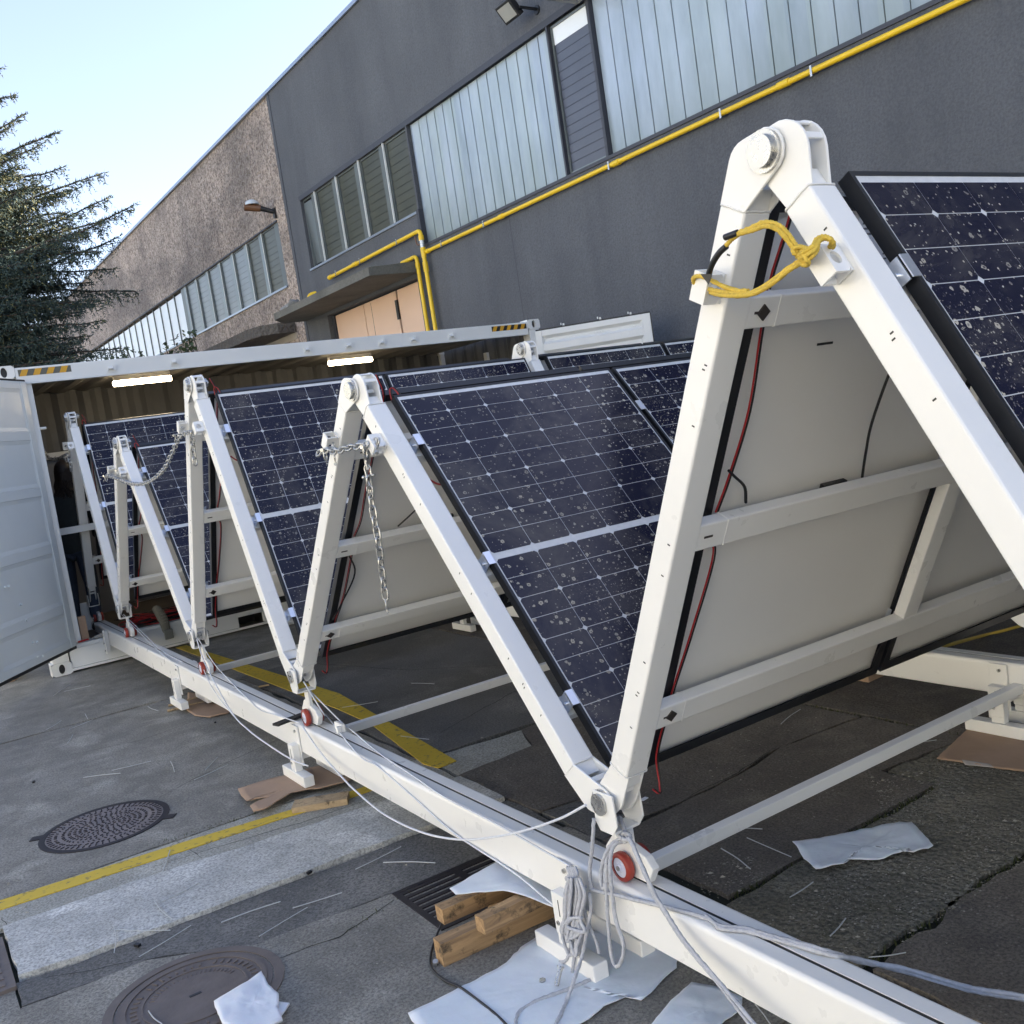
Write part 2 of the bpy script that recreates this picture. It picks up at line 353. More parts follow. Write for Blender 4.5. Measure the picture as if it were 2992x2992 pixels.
# right of the track
slab([(1.13, -5.31), (2.83, -5.42), (2.83, -2.1), (1.13, -2.1)], C_DARK, seed=11); rect(1.12, 2.84, -2.1, 4.4, C_MID, seed=12)
slab([(1.12, -6.44), (1.30, -6.47), (1.36, -6.86), (1.6, -6.87), (1.95, -6.85), (2.3, -6.78), (2.83, -6.82), (2.83, -5.44), (1.72, -5.40), (1.60, -5.68), (1.12, -5.71)], C_BROWN, seed=13)
slab([(1.12, -5.70), (1.59, -5.67), (1.71, -5.40), (1.12, -5.33)], C_LIGHT, seed=14, top=-.002)
slab([(1.12, -7.60), (1.45, -7.60), (2.30, -7.585), (2.31, -7.34), (2.84, -7.38), (2.84, -6.84), (2.3, -6.79), (1.95, -6.86), (1.6, -6.885), (1.12, -6.9)], C_BROWN, seed=15)
slab([(1.12, -6.89), (1.34, -6.875), (1.29, -6.485), (1.12, -6.455)], C_DARK, seed=16)
slab([(1.07, -8.18), (2.0, -8.15), (2.84, -8.12), (2.84, -7.40), (2.33, -7.36), (2.31, -7.62), (1.45, -7.63), (1.07, -7.64)], C_AGG, seed=17, amp=.016)
slab([(1.07, -12.5), (2.84, -12.5), (2.84, -8.15), (2.0, -8.185), (1.07, -8.22)], C_BROWN, seed=18, amp=.02)
rect(2.85, 7.4, -7.4, -2.1, C_BROWN, seed=19); rect(2.85, 7.4, -12.5, -7.42, C_AGG, seed=20); rect(2.85, 7.4, -2.08, 4.4, C_MID, seed=21)
b = MB(); b.prism([tuple(p) for p in [(-6, -5.36), (-.95, -5.362), (-.14, -5.432), (.28, -5.462), (.53, -5.505), (1.06, -5.52), (1.06, -5.45), (.6, -5.42), (.31, -5.385), (-.11, -5.325), (-.94, -5.252), (-6, -5.25)]], .0005, .0045)
tag(b.build('yellow_line', ROADY), 'yellow painted line crossing the pale concrete band on the left', 'road line')
b = MB(); b.prism([(1.10, -5.53), (1.215, -5.52), (1.40, -3.5), (1.26, -.6), (1.23, 0.0), (1.13, 0.0), (1.15, -.6), (1.23, -3.9), (1.22, -4.43), (1.08, -5.40)], .0005, .005)
tag(b.build('yellow_line', ROADY), 'broad yellow painted line running under the frames towards the container', 'road line')
def crack(pts, w_=.004, seed=0):
    L_ = []
    for a_, c_ in zip(pts[:-1], pts[1:]): L_ += jag(a_, c_, .018, .010, seed)
    n_ = len(L_); top_, bot_ = [], []
    for i, p in enumerate(L_):
        q = L_[min(i + 1, n_ - 1)] - L_[max(i - 1, 0)]; nn = Vector((-q.y, q.x)).normalized(); ww = w_ * (.35 + .65 * math.sin(math.pi * (i + .5) / n_)) * (.5 + abs(noise.noise(Vector((p.x * 40, p.y * 40, seed))))); top_.append(p + nn * ww); bot_.append(p - nn * ww)
    b = MB(); vs = [(p.x, p.y, .0009) for p in top_] + [(p.x, p.y, .0009) for p in bot_]; b.add(vs, [(i, i + 1, n_ + i + 1, n_ + i)[::-1] for i in range(n_ - 1)]); return b.build('crack', DIRT, slabs)
for i, (pp, ww) in enumerate(([[(-.10, -4.54), (.14, -4.40), (.5, -4.22), (.9, -4.1)], .003], [[(-.23, -6.73), (.03, -6.77), (.30, -6.66)], .004], [[(-.56, -6.33), (-.9, -6.16)], .003], [[(1.55, -6.89), (1.75, -6.85), (1.95, -6.84), (2.3, -6.76)], .004],
    [[(-.9, -5.80), (-.4, -5.86), (.3, -5.93)], .002], [[(-.95, -5.45), (-.93, -5.60)], .002], [[(-.18, -5.22), (-.14, -5.60)], .002], [[(-.35, -5.48), (.3, -5.58), (.9, -5.64)], .003], [[(1.1, -6.46), (1.35, -6.62), (1.55, -6.92)], .003],
    [[(-.7, -2.9), (.1, -3.2), (.9, -3.0)], .003], [[(1.3, -1.2), (2.0, -3.4), (2.7, -4.4)], .004], [[(1.2, -8.6), (1.9, -8.5), (2.7, -8.9)], .004], [[(1.4, -5.0), (2.1, -4.7), (2.8, -4.9)], .004], [[(.35, -7.62), (.9, -7.5)], .003])):
    crack([Vector(p) for p in pp], ww, i + 1)
# pebbles and grit on the rough slabs
b = MB(); rp = random.Random(3)
def pebble(b, x, y, z, r):
    k = 5; vs = [(x + r * math.cos(6.28 * i / k + rp.random()) * rp.uniform(.7, 1.2), y + r * math.sin(6.28 * i / k) * rp.uniform(.7, 1.2), z) for i in range(k)]
    vs.append((x, y, z + r * rp.uniform(.4, .8))); b.add(vs, [(i, (i + 1) % k, k) for i in range(k)])
for i in range(9500):
    z0 = 0.
    t_ = rp.random()
    if t_ < .55: x, y = rp.uniform(1.08, 2.84), rp.uniform(-8.2, -7.4)
    elif t_ < .75: x, y = rp.uniform(1.1, 2.8), rp.uniform(-9.0, -5.2)
    else: x, y = rp.uniform(-.9, 1.1), rp.uniform(-8.4, -4.5)
    if math.hypot(x + .49, y + 6.74) < .33 or math.hypot(x + .40, y + 4.70) < .34 or (x < 1.1 and -6.2 < y < -5.55): continue
    if noise.noise(Vector((x * 2.3, y * 2.3, 0))) < -.1: continue
    b.mi = 0 if rp.random() < .86 else 1
    pebble(b, x, y, z0, rp.uniform(.0012, .0042) if rp.random() < .95 else rp.uniform(.005, .009))
b.build('grit', [simple('grit_grey', (.20, .19, .16), .9, 0, .6, 200), simple('grit_pale', (.36, .34, .28), .8, 0, .3, 200)], kind='stuff')
# weeds and moss in joints
b = MB()
for (p0, p1, n_) in (((1.12, -7.62), (2.35, -7.61), 420), ((1.1, -8.19), (2.8, -8.14), 420), ((-.3, -5.21), (.2, -5.26), 260), ((2.85, -7.35), (2.84, -6.4), 200), ((.05, -6.76), (.35, -6.65), 90)):
    for i in range(n_):
        t_ = rp.random(); x = p0[0] + (p1[0] - p0[0]) * t_ + rp.gauss(0, .012); y = p0[1] + (p1[1] - p0[1]) * t_ + rp.gauss(0, .012)
        h = rp.uniform(.004, .018); a = rp.uniform(0, 6.28); w_ = rp.uniform(.002, .005); dx, dy = math.cos(a) * w_, math.sin(a) * w_
        b.add([(x - dx, y - dy, -.015), (x + dx, y + dy, -.015), (x + rp.gauss(0, .006), y + rp.gauss(0, .006), h - .006)], [(0, 1, 2)])
b.build('moss', simple('moss_green', (.055, .065, .018), .9, 0, .5, 60), kind='stuff')

# ------------------------------------------------------------------ manholes, grate, cover plate
def ring_poly(cx, cy, r, n=48): return [(cx + r * math.cos(6.2832 * i / n), cy + r * math.sin(6.2832 * i / n)) for i in range(n)]
def annulus(b, cx, cy, r0, r1, z0, z1, n=48):
    A = ring_poly(cx, cy, r0, n); B_ = ring_poly(cx, cy, r1, n); vs = [(*p, z1) for p in A] + [(*p, z1) for p in B_] + [(*p, z0) for p in A] + [(*p, z0) for p in B_]
    fs = []
    for i in range(n):
        j = (i + 1) % n; fs += [(i, j, n + j, n + i), (n + i, n + j, 3 * n + j, 3 * n + i), (2 * n + i, i, j, 2 * n + j)[::-1]]
    b.add(vs, fs)
mh = empty('manhole_cover', (-.40, -4.70, 0), 'round cast iron manhole cover with dashed rings and two lifting ears', 'manhole cover')
b = MB(); annulus(b, 0, 0, .285, .315, -.01, .004); b.build('frame_ring', IRON_D, mh)
b = MB(); b.prism(ring_poly(0, 0, .282), -.02, .003); b.build('lid', IRON1, mh)
b = MB()
for k, r in enumerate([.02, .045, .07, .095, .12, .145, .17, .2, .235]):
    n_ = max(5, int(6.28 * r / .026))
    for i in range(n_):
        a = 6.283 * (i + (k % 2) * .5) / n_ + rp.uniform(-.03, .03); M = Matrix.Rotation(a, 4, 'Z') @ Matrix.Translation((r, 0, 0)) @ Matrix.Rotation([0, .7, -.7][k % 3], 4, 'Z')
        b.obox(M, -.008, .008, -.0028, .0028, .003, .0065)
for i in range(56):
    M = Matrix.Rotation(6.283 * i / 56, 4, 'Z') @ Matrix.Translation((.265, 0, 0)); b.obox(M, -.012, .012, -.003, .003, .003, .0065)
b.build('raised_pattern', IRON_D, mh)
for a in (R(215 - 60), R(-35)):
    b = MB(); M = Matrix.Rotation(a, 4, 'Z') @ Matrix.Translation((.335, 0, 0)); b.obox(M, -.035, .03, -.028, .028, -.01, .0045); b.build('lifting_ear', IRON_D, mh)
mh = empty('manhole_cover', (-.487, -6.735, 0), 'rusty round manhole cover with a broad rim, partly under a white foam piece', 'manhole cover'); mh.scale = (.9, .9, 1)
b = MB(); annulus(b, 0, 0, .288, .325, -.012, .005, 56); b.build('frame_ring', IRON2, mh)
b = MB(); b.prism(ring_poly(0, 0, .283, 56), -.02, .002); annulus(b, 0, 0, .245, .262, .002, .006, 56); annulus(b, 0, 0, .185, .192, .002, .0055, 56); b.build('lid', IRON2, mh)
b = MB()
for i in range(46):
    if i % 9 == 8: continue
    M = Matrix.Rotation(6.283 * i / 46, 4, 'Z') @ Matrix.Translation((.218, 0, 0)); b.obox(M, -.012, .012, -.004, .004, .002, .0065)
for i in range(22):
    a_ = .3 + i * .11; M = Matrix.Rotation(a_, 4, 'Z') @ Matrix.Translation((.16, 0, 0)); b.obox(M, -.010, .010, -.002, .002, .002, .0045)
b.build('raised_pattern', IRON2, mh)['kind'] = 'stuff'
b = MB(); b.box(-.022, .022, -.007, .007, .0, .0035); b.build('key_slot', BLACK, mh)
gr = empty('drain_grate', (0, 0, 0), 'dark cast iron drain grate half under the timber blocks', 'drain grate')
b = MB(); x0, x1, y0, y1 = .30, .82, -7.02, -6.62
b.box(x0, x1, y0, y0 + .02, -.02, .004).box(x0, x1, y1 - .02, y1, -.02, .004).box(x0, x0 + .025, y0 + .02, y1 - .02, -.02, .004).box(x1 - .025, x1, y0 + .02, y1 - .02, -.02, .004)
b.box(x0 + .25, x0 + .285, y0 + .02, y1 - .02, -.02, .0045); b.build('frame', IRON_D, gr)
for i in range(9):
    yy = y0 + .035 + i * .040; MB().box(x0 + .025, x0 + .25, yy, yy + .021, -.02, .0045).box(x0 + .285, x1 - .025, yy, yy + .021, -.02, .0045).build('bar', IRON_D, gr)
MB().box(x0, x1, y0, y1, -.03, -.019).build('pit', BLACK, gr)
cp = empty('cover_plate', (0, 0, 0), 'brown ribbed iron cover plate at the left edge beside the pale strip', 'cover plate')
b = MB().box(-1.6, -.968, -6.15, -5.66, -.012, .004); b.build('plate', IRON2, cp)
b = MB()
for i in range(8): b.box(-1.02, -1.0, -6.12 + i * .06, -6.085 + i * .06, .004, .008).box(-1.06, -1.03, -6.10 + i * .06, -6.08 + i * .06, .004, .008)
b.build('studs', IRON2, cp)

# ------------------------------------------------------------------ solar concertina: rails, carriages, frames, panels
PIN = {'P1': (-8.677, 2.181), 'B0': (-7.773, .582), 'P2': (-6.493, 1.930), 'B1': (-5.197, .604), 'P3': (-4.253, 2.200), 'B2': (-3.245, .612),
       'P4': (-1.980, 1.999), 'B3': (-.795, .597), 'P5': (-.016, 2.367), 'B4': (.741, .585), 'BM': (-9.640, .590)}
TX = (.535, 2.86, 5.20); TW = .08                    # left faces of the three side tubes and their width
PX = (.65, 1.74, 2.985, 4.08); PW, PL = 1.07, 1.645      # solar panels
LT = 1.858
def cell_mesh(name, top):
    w_, h_ = .1705 / 2, .0842 / 2; c = .009
    pts = [(-w_, -h_), (w_, -h_), (w_, h_ - c), (w_ - c, h_), (-w_ + c, h_), (-w_, h_ - c)]
    if not top: pts = [(x, -y) for x, y in pts][::-1]
    b = MB(); b.prism(pts, 0, .0008); return b.mesh(name, CELL)
CELLT = [cell_mesh('cell', False), cell_mesh('cell', True)]    # clipped towards the head of the panel / towards its foot
def panel_meshes():
    b = MB(); t_ = .033
    b.box(0, .011, 0, PL, 0, t_).box(PW - .011, PW, 0, PL, 0, t_).box(.011, PW - .011, 0, .011, 0, t_).box(.011, PW - .011, PL - .011, PL, 0, t_)
    b.box(.011, .034, .011, PL - .011, 0, .002).box(PW - .034, PW - .011, .011, PL - .011, 0, .002).box(.034, PW - .034, .011, .034, 0, .002).box(.034, PW - .034, PL - .034, PL - .011, 0, .002)
    fr = b.mesh('solar_panel', BLACK_AL)
    gl = MB().box(.011, PW - .011, .011, PL - .011, .0285, .0310).mesh('glass_sheet', GRID)
    bk = MB().box(.012, PW - .012, .012, PL - .012, .0235, .0280).mesh('backsheet', BACK)
    jb = MB().box(PW / 2 - .05, PW / 2 + .05, PL / 2 - .02, PL / 2 + .02, .008, .0232).mesh('junction_box', BLACK)
    return fr, gl, bk, jb
PFR, PGL, PBK, PJB = panel_meshes()
cells_flat = None
def all_cells():
    out = []
    for k in range(18):
        y = .028 + (k % 9 + .5) * .0868 + (0 if k < 9 else 9 * .0868 + .026)
        clip_foot = (k % 2 == 0) if k < 9 else ((k - 9) % 2 == 1)
        for c_ in range(6): out.append((.016 + (c_ + .5) * .173, y, clip_foot))
    return out
CELLS = all_cells()
def joined_cells():
    b = MB()
    for x, y, cf in CELLS:
        me = CELLT[1 if cf else 0]; b.add([(v.co.x + x, v.co.y + y, v.co.z + .0312) for v in me.vertices], [tuple(p.vertices) for p in me.polygons])
    return b.mesh('cell_array', CELL)
CARR = joined_cells()
def solar_panel(parent, x, t0, g_, with_cells):
    o = link('solar_panel', PFR, parent)
    if g_ > 0: o.matrix_basis = Matrix.Translation((x, t0, .022))
    else: o.matrix_basis = Matrix.Translation((x + PW, t0, -.022)) @ Matrix.Diagonal((-1, 1, -1, 1))
    link('glass_sheet', PGL, o); link('backsheet', PBK, o); link('junction_box', PJB, o)
    if with_cells:
        for cx, cy, cf in CELLS:
            c_ = link('cell', CELLT[1 if cf else 0], o); c_.location = (cx, cy, .0312)
    else: link('cell_array', CARR, o)['kind'] = 'stuff'
    return o
def hull(pts):
    pts = sorted(set((round(p[0], 5), round(p[1], 5)) for p in pts))
    def half(P):
        h = []
        for p in P:
            while len(h) > 1 and (h[-1][0] - h[-2][0]) * (p[1] - h[-2][1]) - (h[-1][1] - h[-2][1]) * (p[0] - h[-2][0]) <= 0: h.pop()
            h.append(p)
        return h
    return half(pts)[:-1] + half(pts[::-1])[:-1]
def frame(Pk, Bk, o0, o1, g_, label, mode, L=LT, group='folding frames of the solar concertina', pins=False, p4=True):
    P = Vector((0, *PIN[Pk])); B_ = Vector((0, *PIN[Bk])); d0 = (B_ - P).normalized(); n0 = Vector((0, -d0.z, d0.y))
    a = P + n0 * o0; b2 = B_ + n0 * o1; d = (b2 - a).normalized(); n = Vector((0, -d.z, d.y)); L = (b2 - a).length
    e = empty('panel_frame', (0, 0, 0), label, 'solar frame', group)
    e.matrix_world = Matrix(((1, 0, 0, 0), (0, d.y, n.y, a.y), (0, d.z, n.z, a.z), (0, 0, 0, 1)))
    outer_top = g_ > 0                                            # asc frames carry the outer plates at the peak, desc frames at the foot
    ntub = 3 if p4 else 2
    for k in range(ntub):
        x = TX[k]; t0, t1 = .125, L - .150
        bevel(MB().box(x, x + TW, t0, t1, -.0375, .0375).build('side_beam', WHITE, e), .006, 3)
        for (tt, nn, sgn, outer) in ((0., -o0, 1, outer_top), (L, -o1, -1, not outer_top)):
            te = t0 if sgn > 0 else t1; xo = .001 if outer else -.010
            cc2, rr2 = ((.035, -.016), .053) if (sgn > 0 and outer) else (((.028, -.018), .066) if sgn > 0 else ((L - .045, nn * .35), .046))
            hp = hull([(te + sgn * .001, -.037), (te + sgn * .001, .037)] + [(tt + .047 * math.cos(q * .3927), nn + .047 * math.sin(q * .3927)) for q in range(16)] + [(cc2[0] + rr2 * math.cos(q * .2618), cc2[1] + rr2 * math.sin(q * .2618)) for q in range(24)])
            b = MB(); b.prism(hp, x - xo, x - xo + .007, 'x'); b.prism(hp, x + TW + xo - .007, x + TW + xo, 'x')
            xa, xb = x - xo + .007, x + TW + xo - .007
            s1, s2 = sorted((te, te - sgn * .045)); b.box(xa, xb, s1, s2, -.034, -.028).box(xa, xb, s1, s2, .028, .034)
            s1, s2 = sorted((te - sgn * .068, te - sgn * .085)); q_ = (nn * .55)
            b.box(xa, xb, s1, s2, q_ - .036, q_ - .030).box(xa, xb, s1, s2, q_ + .026, q_ + .032)
            if sgn > 0 and not outer:
                for a0, a1 in ((3.55, 4.25), (4.75, 5.0)):
                    arc = [(cc2[0] + rr * math.cos(a_), cc2[1] + rr * math.sin(a_)) for rr, seq in ((rr2 - .002, np.linspace(a0, a1, 5)), (rr2 - .008, np.linspace(a1, a0, 5))) for a_ in seq]
                    b.prism(arc, xa, xb, 'x')
            bevel(b.build('hinge_plate', WHITE, e), .0015, 1)
            if outer:
                b = MB(); b.cyl((x - xo - .020, tt, nn), (x - xo - .0085, tt, nn), .033, n=24).cyl((x - xo - .0085, tt, nn), (x - xo - .0002, tt, nn), .043, n=28); b.cyl((x - xo, tt, nn), (x + TW + xo + .03, tt, nn), .016)
                b.cyl((x + TW + xo + .004, tt, nn), (x + TW + xo + .022, tt, nn), .028, n=6, smooth=False)
                bevel(b.build('hinge_pin', ZINC, e), .002, 1)
            else:
                b = MB(); b.cyl((x + .0085, tt, nn), (x + .0095, tt, nn), .040, n=24); bevel(b.build('boss_washer', WHITE, e), .001, 1)
        if k < 2 and False: pass
    # cross bars, struts
    xs = [(TX[k] + TW, TX[k + 1]) for k in range(ntub - 1)]
    na, nb = sorted((-g_ * .034, g_ * .006))
    for (x0, x1) in xs:
        for (ta, tb) in ((.313, .388), (.895, .970), (1.475, 1.548)):
            bevel(MB().box(x0, x1, ta, tb, na, nb).build('cross_bar', WHITE, e), .004, 2)
        xm = (x0 + x1) / 2 - .005
        for (ta, tb) in ((.388, .895), (.970, 1.475)):
            bevel(MB().box(xm - .038, xm + .038, ta, tb, na, nb).build('centre_strut', WHITE, e), .004, 2)
    # weld lines, slots, washers on the cross bars near the left tube
    b = MB(); u_ = -g_ * .034; un, uf = sorted((u_, u_ - g_ * .0012))
    x = TX[0] + TW
    for (ta, tb) in ((.313, .388), (.895, .970), (1.475, 1.548)):
        m_ = (ta + tb) / 2; b.box(x + .022, x + .052, m_ - .003, m_ + .003, un, uf)
        if ta != .895:
            M = Matrix.Translation((x + .05, m_, (un + uf) / 2)) @ Matrix.Rotation(R(38), 4, 'Z'); b.obox(M, -.014, .014, -.014, .014, -.0035, .0035)
    b.build('slot_washers', simple('dark_steel_washer', (.06, .05, .045), .5, .5), e)
    b = MB()
    for (ta, tb) in ((.313, .388), (.895, .970), (1.475, 1.548)):
        b.box(x + .098, x + .101, ta - .001, tb + .001, na - .001, nb + .001)
    for k in range(ntub):
        x_ = TX[k]
        for tt in (.125, L - .150):
            q_ = [(x_ + .004, tt, .0378), (x_ + TW - .004, tt, .0378), (x_ + TW + .0006, tt, .033), (x_ + TW + .0006, tt, -.033), (x_ + TW - .004, tt, -.0378), (x_ + .004, tt, -.0378), (x_ - .0006, tt, -.033), (x_ - .0006, tt, .033)]
            P_ = []
            for a_, c_ in zip(q_, q_[1:] + q_[:1]):
                for u_ in range(5): P_.append(Vector(a_).lerp(Vector(c_), u_ / 5) + Vector((0, rnd.uniform(-.0014, .0014), 0)))
            b.tube(P_, .0024, 5, closed=True)
    b.build('weld_seams', WHITE, e)['kind'] = 'stuff'
    # drilled marks on the tube sides
    b = MB(); sidex = TX[0]
    for t_, dbl in ((.47, 1), (.62, 0), (.94, 0), (1.03, 0), (1.30, 0), (1.40, 1), (1.52, 0), (.22, 0)):
        for j in range(1 + dbl): b.box(sidex - .0006, sidex + .002, t_ + j * .012 - .0018, t_ + j * .012 + .0018, -.021 + .004 * j, -.012 + .004 * j)
    b.build('drilled_slots', BLACK, e)['kind'] = 'stuff'
    # eyelet lug on the outer face of the left tube: a small channel, its two broad faces pierced
    lx0, lx1 = TX[0] - .052, TX[0] - .001; tc = .293; xc_ = (lx0 + lx1) / 2 - .003
    A = ring_poly(0, 0, .0145, 20); b = MB(); sq = []
    for i in range(20):
        a_ = 6.2832 * i / 20; m_ = max(abs(math.cos(a_)), abs(math.sin(a_))); sq.append((.0225 * math.cos(a_) / m_, .033 * math.sin(a_) / m_))
    for nz in (-.022, .016):
        vs = [(xc_ + p[0], tc + p[1], zz) for zz in (nz, nz + .006) for P_ in (A, sq) for p in P_]; fs = []
        for i in range(20):
            j = (i + 1) % 20; fs += [(i, j, 20 + j, 20 + i)[::-1], (40 + i, 40 + j, 60 + j, 60 + i), (i, 40 + i, 40 + j, j)[::-1], (20 + i, 60 + i, 60 + j, 20 + j)]
        b.add(vs, fs)
    b.box(lx0 - .001, lx0 + .0045, tc - .033, tc + .033, -.0222, .0222).box(lx1 - .006, lx1, tc - .033, tc + .033, -.0222, .0222)
    b.build('eyelet_lug', WHITE, e)
    # panels and their clamps
    for k in range(4 if p4 else 2):
        solar_panel(e, PX[k] + (.026 if g_ > 0 else 0), .108, g_, mode[k])
    for k in range(4 if p4 else 2):
        for tt in (.350, .932, 1.512):
            xx = PX[k]; ga, gb = g_ * .006, g_ * .058
            b = MB(); lo, hi = sorted((g_ * .0065, g_ * .050)); l2, h2 = sorted((g_ * .0552, g_ * .0582))
            b.box(xx - .018, xx - .0145, tt - .027, tt + .027, lo, hi).box(xx - .018, xx + .009, tt - .027, tt + .027, l2, h2).box(xx - .034, xx - .018, tt - .022, tt + .022, *sorted((g_ * .0065, g_ * .0095)))
            b.cyl((xx - .018, tt + .004, g_ * .03), (xx - .028, tt + .004, g_ * .03), .006, n=6)
            b.build('panel_clamp', STEEL, e)
            if k in (0,): bevel(MB().box(TX[0] + TW + .001, xx - .036, tt - .030, tt + .030, *sorted((g_ * .0061, g_ * .020))).build('clamp_bracket', WHITE, e), .002, 1)
    return e, (a, d, n, L)
def W(fr, x, t, n_): a, d, n, L = fr; return Vector((x, 0, 0)) + a + d * t + n * n_
asc, desc = {}, {}
asc[1] = frame('P1', 'B0', .058, -.035, 1, 'nearest frame seen from behind, with pale panel backs and red and black cables', (0, 0, 0, 0), p4=True)
desc[1] = frame('P1', 'BM', -.005, .075, -1, 'nearest frame leaning towards the lower right, muddy solar cells on its face', (1, 0, 0, 0), p4=True)
desc[2] = frame('P2', 'B0', -.005, .075, -1, 'large middle frame with mud-spotted solar cells, its foot hinge tied with grey rope', (1, 1, 0, 0))
asc[2] = frame('P2', 'B1', .058, -.035, 1, 'frame behind the hanging shackle chain, pale panel backs facing out', (0, 0, 0, 0))
desc[3] = frame('P3', 'B1', -.005, .075, -1, 'third frame from the container, wet streaked solar cells on its face', (1, 1, 1, 1))
asc[3] = frame('P3', 'B2', .058, -.035, 1, 'pale panel back frame under the tall second peak from the container', (0, 0, 0, 0))
desc[4] = frame('P4', 'B2', -.005, .075, -1, 'low frame with dark blue cells under the sagging chain', (1, 0, 0, 0))
asc[4] = frame('P4', 'B3', .058, -.035, 1, 'small pale panel back frame at the container threshold', (0, 0, 0, 0))
desc[5] = frame('P5', 'B3', -.005, .075, -1, 'farthest blue-celled frame standing in the container mouth', (1, 0, 0, 0))
asc[5] = frame('P5', 'B4', .058, -.035, 1, 'innermost frame inside the container beside the standing person', (0, 0, 0, 0))

# cables on the backs and loops at the corners
def cable_pair(fr_, pts, label=None, r=.0027, off=.0054):
    e, fr = fr_
    for m_, s_ in ((RED, 0), (BLACK, off)):
        P = [W(fr, x + s_ + .016, t, n_ - s_ * .4) for x, t, n_ in pts]; M = e.matrix_world.inverted()
        MB().tube([M @ p for p in smooth(P, 6)], r, 6).build('red_cable' if m_ is RED else 'black_cable', m_, e)
bpy.context.view_layer.update()
for k in (1, 2, 3, 4, 5):
    j = .012 * math.sin(k * 2.2)
    cable_pair(asc[k], [(.675, .02, .05), (.70, .10, .0), (.705, .30, .016), (.712, .42, .014), (.722 + j, .62, .013), (.715, .80, .013), (.70, .90, .016)])
    cable_pair(asc[k], [(.70, .97, .016), (.716 + j, 1.05, .013), (.705, 1.3, .013), (.690, 1.46, .016), (.685, 1.56, .016), (.675, 1.70, .010), (.668, 1.77, -.03), (.655, 1.79, -.05), (.635, 1.775, -.04)])
    if k > 1: cable_pair(desc[k], [(.655, .24, .0), (.64, .12, -.02), (.636, .075, -.045), (.648, .07, -.055), (.664, .10, -.045), (.672, .16, -.01)], off=.006)
def fcable(fr_, pts, m_, nm, r=.0042):
    e, fr = fr_; M = e.matrix_world.inverted(); MB().tube([M @ W(fr, *p) for p in smooth(pts, 6)] if False else [M @ W(fr, *p) for p in smooth([Vector(p) for p in pts], 6)], r, 6).build(nm, m_, e)
fcable(asc[1], [(1.325, .38, .01), (1.29, .55, .014), (1.272, .72, .014), (1.285, .82, .014), (1.30, .90, .012)], BLACK, 'black_cable')
fcable(asc[1], [(.725, .78, .012), (.75, .80, .012), (.80, .84, .012), (.82, .89, .012)], BLACK, 'black_cable')
fcable(asc[2], [(1.10, .70, .012), (1.02, .80, .012), (.94, .89, .012)], BLACK, 'black_cable')
fcable(asc[2], [(.70, 1.0, .012), (.76, 1.15, .012), (.72, 1.35, .012), (.69, 1.46, .012)], BLACK, 'black_cable')
for k in (2, 3): fcable(desc[k], [(.63, .50, .0), (.655, .53, .0), (.68, .55, -.01)], RED, 'red_cable')
# printed specification sticker on the nearest backsheet
e, fr = asc[1]
st = MB().box(1.02, 1.20, .145, .305, .0428, .0434).build('specification_sticker', simple('sticker_white', (.72, .73, .75), .5), e)
b = MB(); 
for i in range(9): b.box(1.04, 1.075 + .035 * ((i * 7) % 5) / 4, .175 + i * .013, .180 + i * .013, .0420, .0427).box(1.15, 1.165 + .015 * ((i * 3) % 4) / 3, .175 + i * .013, .179 + i * .013, .0420, .0427)
b.box(1.04, 1.16, .153, .162, .0420, .0427)
b.build('printed_lines', simple('print_grey', (.14, .15, .18), .6), e)

MB().box(.985, 1.045, .478, .484, .0415, .0432).build('vent_slot', BLACK, asc[1][0])
# track rails
def rail(xc, y0, y1, label):
    e = empty('track_rail', (xc, 0, 0), label, 'rail', 'white track rails with a centre slot')
    w_ = .063; r_ = .014; z0, z1 = .185, .335
    def prof(s):
        pts = [(s * .0062, z1), (s * (w_ - r_), z1)]
        for q in range(1, 6): a_ = q * math.pi / 10; pts.append((s * (w_ - r_ + r_ * math.sin(a_)), z1 - r_ * 1.3 * (1 - math.cos(a_))))
        pts += [(s * w_, z0 + .006), (s * (w_ - .006), z0), (s * .001, z0), (s * .001, z0 + .006), (s * (w_ - .010), z0 + .008), (s * (w_ - .010), z1 - .020), (s * .0062, z1 - .012)]
        return pts
    b = MB(); n_ = 14
    for s in (-1, 1):
        pr = prof(s); 
        if s < 0: pr = pr[::-1]
        b.prism(pr, y0, y1, 'y')
    o = b.build('rail_profile', WHITE, e); 
    MB().box(-.0061, .0061, y0 + .01, y1 - .01, z1 - .006, z1 - .0025).build('slot_shade', BLACK, e)  # black strip stands in for the shade inside the slot
    return e
rail(.594, -10.9, 1.3, 'long white track rail running from the lower right to the container door')
rail(3.02, -10.9, 1.3, 'second white track rail at the right, half under the big frame')
rail(5.42, -10.9, 1.3, 'third white track rail against the factory side, mostly hidden')
